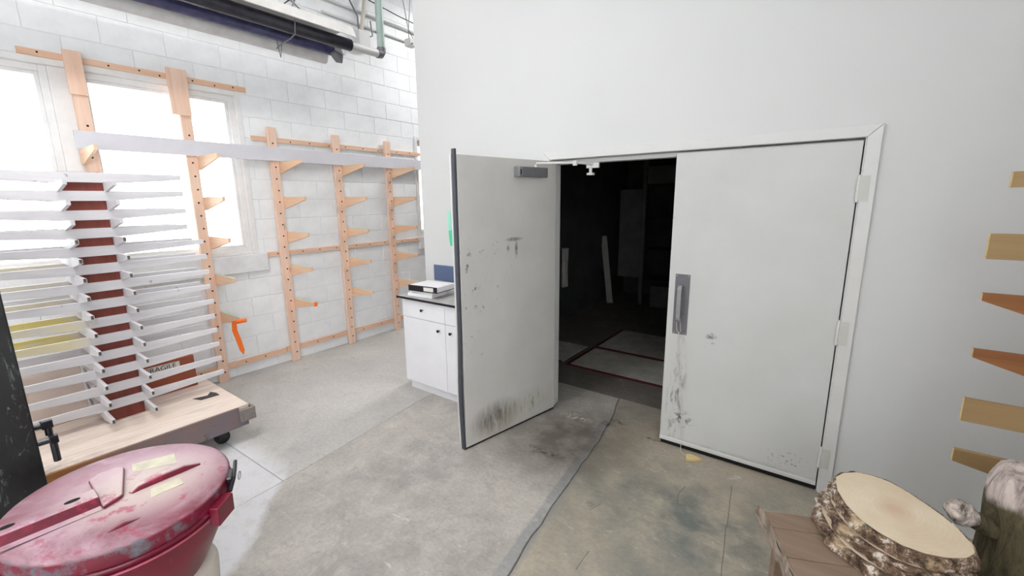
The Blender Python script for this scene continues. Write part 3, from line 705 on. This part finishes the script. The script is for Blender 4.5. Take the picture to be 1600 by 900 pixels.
def DB(mb, name, mat, par=None, **k):
    for i in range(len(mb.v)): mb.v[i] = DM @ mb.v[i]
    return mb.build(name, mat, par or drm, **k)
# lid has its own local frame so the dust follows the lid
lidm = MB().lathe([(0.0001, .006), (.1, .006), (.2, .005), (.28, .002), (.303, .0), (.310, -.003), (R, -.009), (R, -.05), (R-.004, -.055)], 72)
lid = lidm.build('lid', 'red_dusty', drm, smooth=True, local=True); lid.matrix_parent_inverse = Matrix.Identity(4)
lid.location = DC-org(drm); lid.rotation_euler = DR.to_euler()
def LB(mb, name, mat, par=None, **k): return mb.build(name, mat, lid if par is None else par, local=True, **k)
LB(MB().tube([((R+.001)*math.cos(a), (R+.001)*math.sin(a), -.058) and Vector(((R+.002)*math.cos(a), (R+.002)*math.sin(a), -.056)) for a in [2*PI*i/72 for i in range(73)]], .006, 8), 'lock_ring', 'red', smooth=True)
# channel bar
m = MB().prism([(-.062, -.31, .006), (-.03, -.31, .040), (.022, -.31, .040), (.030, -.31, .037), (.042, -.31, .009), (.066, -.31, .008), (.066, -.31, .006)], (0, .242, 0))
# clip the bar within the lid circle
m.v = [Vector((a.x, max(a.y, -math.sqrt(max(0, .300**2-a.x**2))), a.z)) for a in m.v]
bar = LB(m, 'channel_bar', 'red_dusty', bevel=.003)
for yy in (-.27, -.125):
    e = MB(); e.lathe([(.0001, 0), (.0095, 0), (.0095, .001), (.0001, .001)], 16)
    e.v = [Vector((a.x-.004, a.y*2.1+yy, a.z+.0402)) for a in e.v]; LB(e, 'slot_hole', 'black')
LB(MB().prism([(-.14, -.065, .006), (-.165, -.035, .006), (-.165, .02, .006), (-.14, .036, .006), (.045, -.010, .006), (.072, -.068, .006)], (0, 0, .016)), 'latch_plate', 'red_dusty', bevel=.007, seg=3)
LB(MB().tube([(.035, .012, .002), (.025, .035, .010), (.022, .10, .014), (.022, .17, .014), (.026, .222, .003)], [.01, .017, .019, .018, .008], 14), 'raised_rib', 'red_dusty', smooth=True)
LB(MB().tube([(.20, -.085, .001), (.196, -.045, .006), (.20, -.005, .001)], [.006, .013, .006], 12), 'raised_dimple', 'red_dusty', smooth=True)
M['tape_cream'] = paint('yellowed_tape', 'd9d3bd', .4, .12, 20)
LB(MB().prism([(-.165, .062, .0062), (-.125, .185, .0062), (-.045, .170, .0062), (-.099, .050, .0062)], (0, 0, .0008)), 'tape_patch', 'tape_cream')
LB(MB().prism([(.062, .060, .0062), (.064, .145, .0062), (.115, .142, .0062), (.118, .045, .0062)], (0, 0, .0008)), 'tape_patch', 'tape_cream')
# body
b = MB().lathe([(R-.006, -.06), (R-.008, -.075), (R-.014, -.10), (.292, -.15), (.270, -.20), (.235, -.28), (.190, -.37), (.165, -.44), (.150, -.50)], 72); DB(b, 'body', 'red', smooth=True)
DB(MB().tube([Vector(((R-.005)*math.cos(a), (R-.005)*math.sin(a), -.085)) for a in [2*PI*i/72 for i in range(73)]], .004, 8), 'rim_bead', paint('worn_pink_bead', 'b4566a', .4), smooth=True)
m = MB().lathe([(.19, .0), (.2, .02), (.21, .15), (.222, .33), (.224, .37), (.215, .392), (.19, .40)], 48)
for i in range(len(m.v)): m.v[i] = m.v[i]+Vector((-1.985, -2.68, 0))
base = m.build('white_base', paint('dusty_white_plastic', 'd6cec4', .6, .08), drm, smooth=True)
# toggle clamp at the ring
tg = DB(MB().box(.308, .328, -.05, .02, -.045, -.005, Matrix.Rotation(math.atan2(.28, .15), 4, 'Z')), 'toggle_clamp', 'black_metal', bevel=.004)
a0 = math.atan2(.278, .19)
RZ = Matrix.Rotation(a0, 4, 'Z')
DB(MB().box(.312, .345, -.045, .045, -.105, -.035, Matrix.Rotation(a0-.30, 4, 'Z')), 'clamp_bracket', 'red', bevel=.004)
DB(MB().tube([RZ @ Vector((.318, .10, -.005)), RZ @ Vector((.326, .055, -.01)), RZ @ Vector((.334, .0, -.015)), RZ @ Vector((.332, -.05, -.035))], .007, 8), 'clamp_lever', 'black_metal')
DB(MB().tube([RZ @ Vector((.348, .02+.016*math.cos(q), -.02+.014*math.sin(q))) for q in [2*PI*i/14 for i in range(15)]], .002, 6), 'pull_ring', 'steel')

# ------------------------------------------------------------------ timber bench with wood slices, log (right foreground)
BO = Vector((-.205, -1.055, 0)); BA = math.radians(23); BMx = Matrix.Translation(BO) @ Matrix.Rotation(BA, 4, 'Z')
bn = thing('timber_bench', 'low bench of brown boards with a ragged live edge plank', 'bench', BO)
M['bench'] = wood('weathered_brown_board', '96806e', '786352', 'x', .6, 6, True)
M['live'] = wood('live_edge_plank', 'b3a393', '4c3d33', 'y', .8, 14, False)
def rough_box(x0, x1, y0, y1, z0, z1, amp, nx, ny, mt, seed, only_left=True):
    vs = []; fs = []; rnd = random.Random(seed)
    for z in (z0, z1):
        for j_ in range(ny+1):
            y = y0+(y1-y0)*j_/ny; o_ = amp*(noise.noise(Vector((y*20, seed, z*30)))*1.4)
            vs += [mt @ Vector((x0+o_, y, z)), mt @ Vector((x1+o_*.4, y, z+amp*.6*noise.noise(Vector((y*17, 5, seed)))))]
    n_ = (ny+1)*2
    for j_ in range(ny):
        a = j_*2
        fs += [(a, a+1, a+3, a+2), (n_+a, n_+a+1, n_+a+3, n_+a+2), (a, a+2, n_+a+2, n_+a), (a+1, a+3, n_+a+3, n_+a+1)]
    fs += [(0, 1, n_+1, n_), (2*ny, 2*ny+1, n_+2*ny+1, n_+2*ny)]
    return MB().add(vs, fs)
BT = .45
for a, b_ in ((-.098, 0), (-.25, -.101), (-.40, -.253), (-.56, -.403)):
    MB().box(.022, .60, a, b_, BT-.02, BT+random.uniform(-.001, 0), BMx).build('top_board', 'bench', bn, .002)
rough_box(-.006, .008, -.62, .018, BT-.03, BT+.006, .008, 1, 30, BMx, 3).build('live_edge_plank', 'live', bn)
rough_box(.010, .021, -.60, .012, BT-.03, BT+.003, .006, 1, 30, BMx, 9).build('live_edge_plank', 'live', bn)
for x, y in ((.05, -.06), (.52, -.06), (.05, -.5), (.52, -.5)): MB().box(x, x+.05, y-.03, y+.02, 0, BT-.021, BMx).build('leg', 'bench', bn, .003)
m = MB().box(.03, .59, -.07, -.055, BT-.10, BT-.022, BMx).box(.03, .59, -.52, -.505, BT-.10, BT-.022, BMx); m.build('apron', 'bench', bn)

TOP = [(0.042, -0.872), (0.068, -0.821), (0.116, -0.782), (0.162, -0.775), (0.219, -0.787), (0.273, -0.831), (0.322, -0.887), (0.359, -0.935), (0.391, -0.997), (0.409, -1.054), (0.41, -1.1), (0.382, -1.146), (0.332, -1.181), (0.277, -1.198), (0.222, -1.195), (0.166, -1.168), (0.115, -1.125), (0.074, -1.055), (0.046, -0.969)]
def resample(P, n):
    P = [Vector((a, b)) for a, b in P]; L_ = [(P[(i+1) % len(P)]-P[i]).length for i in range(len(P))]; T_ = sum(L_); out = []
    for k in range(n):
        s_ = T_*k/n; i = 0
        while s_ > L_[i]: s_ -= L_[i]; i += 1
        out.append(P[i].lerp(P[(i+1) % len(P)], s_/L_[i]))
    for _ in range(3): out = [(out[i-1]+out[i]*2+out[(i+1) % n])/4 for i in range(n)]
    return out
def bark_mat():
    t = NT('rough_bark'); v = t.coords((1, 1, .8)); a = t.noise(20, 9, .8, v, .25); b_ = t.noise(9, 5, .6, t.coords(loc=(7, 1, 2)), .2)
    c = t.mix(t.ramp(a, .40, .52), srgb('352a24'), srgb('8f735c'))
    c = t.mix(t.ramp(a, .53, .60), c, srgb('efe6da'))
    c = t.mix(t.ramp(b_, .55, .62, 0, .8), c, t.mix(t.ramp(a, .35, .6), srgb('a8845f'), srgb('e5cfae')))
    c = t.mix(t.ramp(t.noise(15, 5, .6, t.coords(loc=(1, 9, 2)), .5), .58, .64, 0, .8), c, t.mix(t.ramp(a, .4, .6), srgb('3a352c'), srgb('6d6a5a')))
    c = t.mix(t.ramp(t.noise(19, 5, .6, t.coords(loc=(5, 3, 8)), .5), .62, .66, 0, .7), c, srgb('c9a3a0'))
    return t.out(c, .9, 0, a, .9, .012)
M['bark'] = bark_mat()
def face_mat():
    t = NT('sawn_cream_wood'); x, y, z = t.sep()
    ln_ = t.node('ShaderNodeVectorMath', operation='LENGTH'); t.link(t.coords((1, .8, 0)), ln_.inputs[0])
    rg = t.math('SINE', t.math('MULTIPLY', t.math('ADD', ln_.outputs['Value'], t.math('MULTIPLY', t.noise(4, 3), .05)), 420))
    c = t.mix(t.ramp(t.noise(5, 5), .35, .7), srgb('e6d6be'), srgb('d8c5a8'))
    c = t.mix(t.ramp(rg, -1, 1, 0, .05), c, srgb('b5946a'))
    c = t.mix(t.math('MULTIPLY', t.spot((0.0, .01, 0), (.04, .05, 1), .7), .5), c, srgb('c49a78'))
    return t.out(c, .75, 0, t.noise(70), .1, .002)
M['sawn'] = face_mat()
def wood_slice(z0, z1, scale, off, seed, label, amp=.010, thick=.008):
    n = 260; P = resample(TOP, n); c = sum(P, Vector((0, 0)))/n
    P = [c+Vector(((p-c).x*scale[0], (p-c).y*scale[1]))+Vector(off) for p in P]; c2 = c+Vector(off)
    root = thing('wood_slice', label, 'wood slice', (c2.x, c2.y, z0), 'stacked wood slices')
    rows = 13; vs = [Vector((p.x, p.y, z0)) for p in P]; fs = []
    for j_ in range(rows):
        t_ = j_/(rows-1); z = z0+(z1-z0)*t_
        for i, p in enumerate(P):
            d = (p-c2).normalized()
            cell = abs(noise.noise(Vector((p.x*15, p.y*15, z*13+seed))))*1.6
            o_ = thick*(.55+1.2*max(0, noise.noise(Vector((p.x*9, p.y*9, z*9+seed*2)))))+amp*(1.1*cell+.9*abs(noise.noise(Vector((p.x*42, p.y*42, z*30+seed))))+.35*abs(noise.noise(Vector((p.x*120, p.y*120, z*90)))))
            if j_ in (0, rows-1): o_ *= .62
            if j_ in (1, rows-2): o_ *= .9
            vs.append(Vector((p.x+d.x*o_, p.y+d.y*o_, z)))
    vs += [Vector((p.x, p.y, z1)) for p in P]
    for j_ in range(rows+1):
        for i in range(n): fs.append((j_*n+i, j_*n+(i+1) % n, (j_+1)*n+(i+1) % n, (j_+1)*n+i))
    MB().add(vs, fs).build('bark', 'bark', root)
    for z, s_ in ((z1+.0004, 1), (z0, -1)):
        vs = [Vector((p.x, p.y, z)) for p in P]
        MB().add(vs, [tuple(range(n)) if s_ > 0 else tuple(range(n))[::-1]]).build('cut_face', 'sawn', root)
    return root
wood_slice(BT+.001, BT+.050, (1.02, 1.0), (-.034, -.030), 1.7, 'lowest bark edged wood slice of the stack, resting on the bench', .017, .018)
wood_slice(BT+.051, BT+.098, (1.0, 1.0), (-.014, -.010), 5.2, 'middle bark edged wood slice of the stack on the bench', .016, .016)
wood_slice(BT+.099, .60, (1, 1), (0, 0), 9.1, 'topmost oval wood slice with a clean pale sawn face', .012, .007)
# log
def log_mat():
    t = NT('weathered_log'); a = t.noise(9, 8, .75, t.coords((2.5, 2.5, .6)), .8)
    c = t.mix(t.ramp(a, .38, .6), srgb('3a3424'), srgb('6a6046'))
    x, y, z = t.sep(); k = t.math('ADD', z, t.math('MULTIPLY', t.noise(9, 5), .10))
    c = t.mix(t.ramp(k, .715, .75), c, t.mix(t.ramp(a, .36, .58), srgb('8a7a78'), srgb('d8cac4')))
    return t.out(c, .9, 0, a, .8, .012)
M['log'] = log_mat()
lg = thing('standing_log', 'thick grey weathered log standing upright at the right edge', 'log', (.615, -.80, 0))
n = 72; vs = []; fs = []; prof = [(.135, 0), (.132, .1), (.128, .2), (.128, .3), (.129, .4), (.13, .5), (.132, .58), (.134, .62), (.137, .66), (.138, .69), (.134, .715), (.126, .74), (.118, .76), (.10, .778), (.075, .79), (.045, .797), (.015, .80)]
for j_, (r_, z) in enumerate(prof):
    for i in range(n):
        a = 2*PI*i/n; q = Vector((math.cos(a)*3, math.sin(a)*3, z*6)); rr = r_*(1+.10*noise.noise(q)+.05*noise.noise(Vector((math.cos(a)*9, math.sin(a)*9, z*2.5))))
        vs.append((.615+rr*math.cos(a), -.80+rr*math.sin(a), z+(.01*noise.noise(q*2)-rr*math.cos(a)*.25*(j_-7)/9 if j_ > 7 else 0)))
for j_ in range(len(prof)-1):
    for i in range(n): fs.append((j_*n+i, j_*n+(i+1) % n, (j_+1)*n+(i+1) % n, (j_+1)*n+i))
fs += [tuple(range(n))[::-1], tuple(range((len(prof)-1)*n, len(prof)*n))]
MB().add(vs, fs).build('trunk', 'log', lg, smooth=True)
tb = NT('knotty_burl'); na = tb.noise(20, 7, .75, None, 1)
M['burl'] = tb.out(tb.mix(tb.ramp(na, .38, .60), srgb('4a403a'), srgb('d9cbc3')), .9, 0, na, .8, .01)
bm = bmesh.new(); bmesh.ops.create_icosphere(bm, subdivisions=4, radius=.042)
for v_ in bm.verts:
    q = v_.co*22; v_.co *= 1+.28*noise.noise(q)+.14*noise.noise(q*2.3); v_.co.x *= 1.1; v_.co += Vector((.408, -.895, .617))-Vector(org(lg))
me = bpy.data.meshes.new('burl'); bm.to_mesh(me); bm.free(); me.materials.append(M['burl']); me.shade_smooth()
o = bpy.data.objects.new('burl', me); COL.objects.link(o); o.parent = lg
MB().tube([(.43, -.885, .60), (.53, -.83, .55)], [.028, .045], 12).build('branch_stub', 'log', lg, smooth=True)

# ------------------------------------------------------------------ bracket rack on the right wall (tips in view)
rr_ = thing('bracket_rack', 'right hand wall rack whose tan bracket arms poke into view', 'rack', (1.08, -.5, 0))
MB().box(1.08, 1.119, -.53, -.44, 0, 2.3).build('upright', 'pine_z', rr_, .002)
YR = -.5
def flat_arm(x0, z0, z1, mat, taper=None):
    if taper: pts = [(x0, YR, z1), (1.079, YR, z1), (1.079, YR, z0-taper), (x0, YR, z0)]
    else: pts = [(x0, YR, z1), (1.079, YR, z1), (1.079, YR, z0), (x0, YR, z0)]
    a = MB().prism(pts, (0, .022, 0)).build('bracket_arm', mat, rr_, .001, seg=1)
    MB().box(x0-.0015, x0-.0002, YR+.001, YR+.021, z0+.001, z1-.001).build('arm_end', 'cream', a)
flat_arm(.445, 1.772, 1.83, 'ply_tan'); flat_arm(.418, 1.498, 1.597, 'ply_tan'); flat_arm(.43, 1.331, 1.362, 'ply_brown', .22)
flat_arm(.437, 1.094, 1.13, 'ply_brown', .2); flat_arm(.44, .815, .915, 'ply_tan'); flat_arm(.44, .628, .683, 'ply_tan', .12)

# ------------------------------------------------------------------ tube heater, pipes and wall services
ht = thing('tube_heater', 'long overhead infrared heater with twin black tubes under a metal reflector', 'heater', (-4.25, -1.6, 3.2))
YE = -.13
MB().tube([(-4.12, -5.5, 3.26), (-4.12, YE, 3.26)], .055, 20).build('heater_tube', paint('dark_grey_tube', '2e2d38', .25, .2, 12), ht, smooth=True)
MB().tube([(-4.34, -5.5, 3.24), (-4.34, YE-.06, 3.24)], .05, 20).build('heater_tube', paint('blue_black_tube', '4c4c72', .22, .2, 12), ht, smooth=True)
MB().tube([(-4.34, YE-.06, 3.24), (-4.34, YE-.02, 3.24), (-4.26, YE+.02, 3.25)], .045, 16).build('return_bend', 'trim', ht, smooth=True)
MB().prism([(-4.32, YE-.10, 3.19), (-4.22, YE-.10, 3.19), (-4.22, YE-.02, 3.17), (-4.27, YE+.0, 3.12), (-4.32, YE-.04, 3.13)], (0, 0, .02)).build('end_cap', 'grey_metal', ht, .002)
M['reflector'] = paint('dull_aluminium', 'dcdad8', .5, .08, 8, 0, .1)
pr = [(-3.98, 3.30), (-4.04, 3.40), (-4.42, 3.40), (-4.50, 3.17), (-4.55, 3.165)]
pi = [(a+(.004 if a < -4.2 else -.004), b-.005) for a, b in pr]
vs = [(a, -5.5, b) for a, b in pr]+[(a, YE-.02, b) for a, b in pr]+[(a, -5.5, b) for a, b in pi]+[(a, YE-.02, b) for a, b in pi]; fs = []
for i in range(4): fs += [(i, i+1, 5+i+1, 5+i), (10+i, 11+i, 16+i, 15+i)]
fs += [(0, 5, 15, 10), (4, 9, 19, 14)]+[(i, i+1, 11+i, 10+i) for i in range(4)]+[(5+i, 6+i, 16+i, 15+i) for i in range(4)]
MB().add(vs, fs).build('reflector', 'reflector', ht)
for y in (-.72, -2.9):
    h_ = MB().tube([(-4.04, y, 3.30), (-4.06, y, 3.19), (-4.14, y, 3.17), (-4.30, y, 3.16), (-4.4, y, 3.14)], .005, 6).tube([(-4.30, y, 3.16), (-4.36, y+.01, 3.06), (-4.38, y, 3.2)], .004, 6); h_ = h_.build('tube_hanger', 'grey_metal', ht)
    MB().tube([(-4.08, y, 3.40), (-4.1, y+.05, 3.48), (-4.15, y+.04, 3.5), (-4.22, y, 3.46), (-4.26, y, 3.4)], .005, 6).tube([(-4.15, y+.04, 3.5), (-4.15, y+.04, CEIL-.002)], .006, 6).build('hanger_wire', 'black_metal', ht)
    sp_ = [(-4.15+.025*math.cos(q), y+.09+.0*q, 3.52+.012*q+.02*math.sin(q)) for q in [k*.5 for k in range(24)]]
    MB().tube(sp_, .004, 5).build('hanger_spring', 'black_metal', ht)
ex = thing('exhaust_pipe', 'white horizontal heater pipe joining the painted green vertical pipe', 'pipe', (-4.2, .3, 3.3))
MB().tube([(-4.14, YE+.012, 3.265), (-4.19, .24, 3.29)], .04, 18).build('horizontal_pipe', 'trim', ex, smooth=True)
MB().tube([(-4.19, .245, 3.29), (-4.195, .29, 3.295), (-4.2, .31, 3.32), (-4.2, .312, 3.36)], .046, 18).build('elbow', 'grey_metal', ex, smooth=True)
MB().tube([(-4.2, .312, 3.355), (-4.2, .312, CEIL-.002)], .040, 18).build('vertical_pipe', 'green_pipe', ex, smooth=True)
# wall conduits
def along(name, label, z, y0, y1, r, mat='trim', cat='conduit', sag=0):
    pts = [(WX+r+.003, y0+(y1-y0)*i/8, z) for i in range(9)]
    return tag(MB().tube(pts, r, 10).build(name, mat, smooth=True), label, cat)
along('wall_conduit', 'upper white conduit running along the block wall top', 3.93, -1.0, 5.9, .016)
along('wall_conduit', 'lower white conduit running along the block wall behind the junction box', 3.79, .05, 5.9, .014)
jb = thing('junction_box', 'white tall junction box with cables beside the green pipe', 'junction box', (WX+.05, .5, 3.55))
MB().box(WX+.004, WX+.08, .47, .62, 3.52, 3.72).build('box_body', 'trim', jb, .004)
MB().tube([(WX+.04, .53, 3.72), (WX+.06, .56, 3.9), (WX+.05, .60, 4.1), (WX+.04, .66, 4.4), (WX+.04, .68, CEIL-.003)], .022, 12).build('cable', paint('cream_cable', 'd9d2c6', .6), jb, smooth=True)
MB().tube([(WX+.05, .49, 3.72), (WX+.07, .47, 3.85), (WX+.05, .36, 4.05), (WX+.03, .2, 4.3)], .009, 8).build('cable', 'grey_metal', jb, smooth=True)
MB().tube([(WX+.05, .60, 3.66), (WX+.06, .67, 3.7), (WX+.05, .66, 3.86)], .008, 8).build('cable', 'grey_metal', jb, smooth=True)
tag(MB().tube([(WX+.012, -.5, 3.86), (WX+.012, -.3, 3.80), (WX+.012, -.1, 3.68), (WX+.012, .05, 3.62), (WX+.012, .25, 3.59), (WX+.012, .465, 3.58)], .006, 8).build('wall_cable', 'grey_metal', smooth=True), 'thin grey cable drooping along the block wall into the box', 'cable')
tag(MB().tube([(-4.6, .3, 4.0), (-4.7, 1.0, 3.99), (-4.8, 2.2, 3.98)], .006, 8).build('tension_wire', 'black_metal', smooth=True), 'thin dark wire slanting past the green pipe', 'wire')
hb = thing('hanging_box', 'small white sensor box hanging on wires by the partition corner', 'box', (-4.4, .905, 3.56))
hx, hy, hz = -4.4, .905, 3.60
MB().box(hx-.05, hx+.05, hy-.05, hy+.06, hz-.04, hz+.04).build('sensor_body', 'trim', hb, .006)
for dy in (-.02, .03): MB().tube([(hx+.052, hy+dy, hz-.02), (hx+.056, hy+dy, hz-.02)], .008, 8).build('sensor_eye', 'hole', hb)
for (p, q) in (((hx, hy-.02, hz+.04), (hx, hy-.02, hz+.14)), ((hx, hy-.02, hz+.14), (hx, hy-.20, CEIL-.002)), ((hx, hy-.02, hz+.14), (hx, hy+.10, CEIL-.002)), ((hx, hy-.02, hz+.14), (hx, hy+.09, hz+.01))):
    MB().tube([p, q], .005, 6).build('hanging_wire', 'grey_metal', hb)
# unseen housings added around the overhead fill lamps
for (x, y, _), wd_ in zip(FILL_LAMPS, ['overhead in the middle of the room', 'behind the drying rack', 'behind the viewer on the right', 'beyond the partition', 'past the heater at the partition corner']):
    c_ = thing('fill_lamp_housing', 'long white housing for an added fill lamp '+wd_, 'light', (x, y, 4.51))
    MB().box(x-.17, x+.17, y-.95, y+.95, 4.51, CEIL-.001).build('housing', 'ceil', c_, .004)

# ------------------------------------------------------------------ dark store room contents
def mat_(x0, x1, y0, y1, label):
    t_ = thing('floor_mat', label, 'mat', ((x0+x1)/2, (y0+y1)/2, .001))
    MB().box(x0, x1, y0, y1, .001, .008).build('mat_sheet', 'mat', t_, .002)
    m = MB().box(x0-.035, x0, y0-.035, y1+.01, .001, .0105).box(x0, x1, y0-.035, y0, .001, .0105); m.build('red_border', 'red_tape', t_)
mat_(-2.22, -.8, .97, 1.60, 'pale floor panel nearest the doorway, edged in dark red')
mat_(-2.22, -.8, 1.66, 2.48, 'second pale floor panel inside the dark room, edged in red')
mat_(-3.15, -2.32, 1.0, 1.6, 'pale floor panel left of the red line in the dark room')
tag(MB().box(-.05, .05, -.012, .012, 0, 1.15, Matrix.Translation((-3.05, 3.9, 0)) @ Matrix.Rotation(-.13, 4, 'Y') @ Matrix.Rotation(.3, 4, 'Z')).build('leaning_plank', 'light_thing', bevel=.002), 'pale plank leaning in the dark room beyond the doorway', 'plank')
n = 14; vs = []; fs = []
for j_ in range(12):
    for i in range(n):
        a = 2*PI*i/n; f = 1-.25*math.sin(PI*j_/11); z = 1.06-.56*j_/11
        vs.append((-3.165+(.035+.008*math.sin(4*a))*math.cos(a), 2.52+(.075*f+.012*math.sin(3*a+j_*.5))*math.sin(a), z))
for j_ in range(11):
    for i in range(n): fs.append((j_*n+i, j_*n+(i+1) % n, (j_+1)*n+(i+1) % n, (j_+1)*n+i))
fs += [tuple(range(n))[::-1], tuple(range(11*n, 12*n))]
tw = thing('hanging_cloth', 'white cloth hanging from a wall hook left inside the dark doorway', 'cloth', (-3.16, 2.52, .5))
MB().tube([(-3.219, 2.52, 1.06), (-3.15, 2.52, 1.06), (-3.14, 2.52, 1.08)], .008, 8).build('hook', 'grey_metal', tw)
MB().add(vs, fs).build('cloth', 'cloth', tw, smooth=True)
st = thing('store_shelving', 'dark tall shelving with pale post at the back of the unlit room', 'shelving', (-2.0, 4.3, 0))
MB().box(-2.62, -2.56, 4.05, 4.11, 0, 2.5).build('post', 'dark_thing', st, .002)
MB().box(-3.0, -2.63, 4.07, 4.10, .45, 1.9).build('back_panel', 'dark_thing', st, .002)
MB().box(-2.555, -1.3, 4.07, 4.11, 1.98, 2.25).build('header_board', 'dark_thing', st, .002)
MB().box(-1.3, -1.24, 4.05, 4.11, 0, 2.5).build('post', 'dark_thing', st, .002)
for z in (.4, .9, 1.4, 1.9): MB().box(-2.555, -1.3, 4.12, 4.6, z, z+.03).build('shelf', 'dark_wall', st)
tag(box('storage_crate', 'dark_thing', (-2.4, -1.9, 4.0, 4.045, .0, .35), bevel=.004), 'low grey crate on the dark room floor before the shelving', 'crate')
for o in list(COL.objects):
    if o.name.startswith('t.') : print('leftover', o.name)
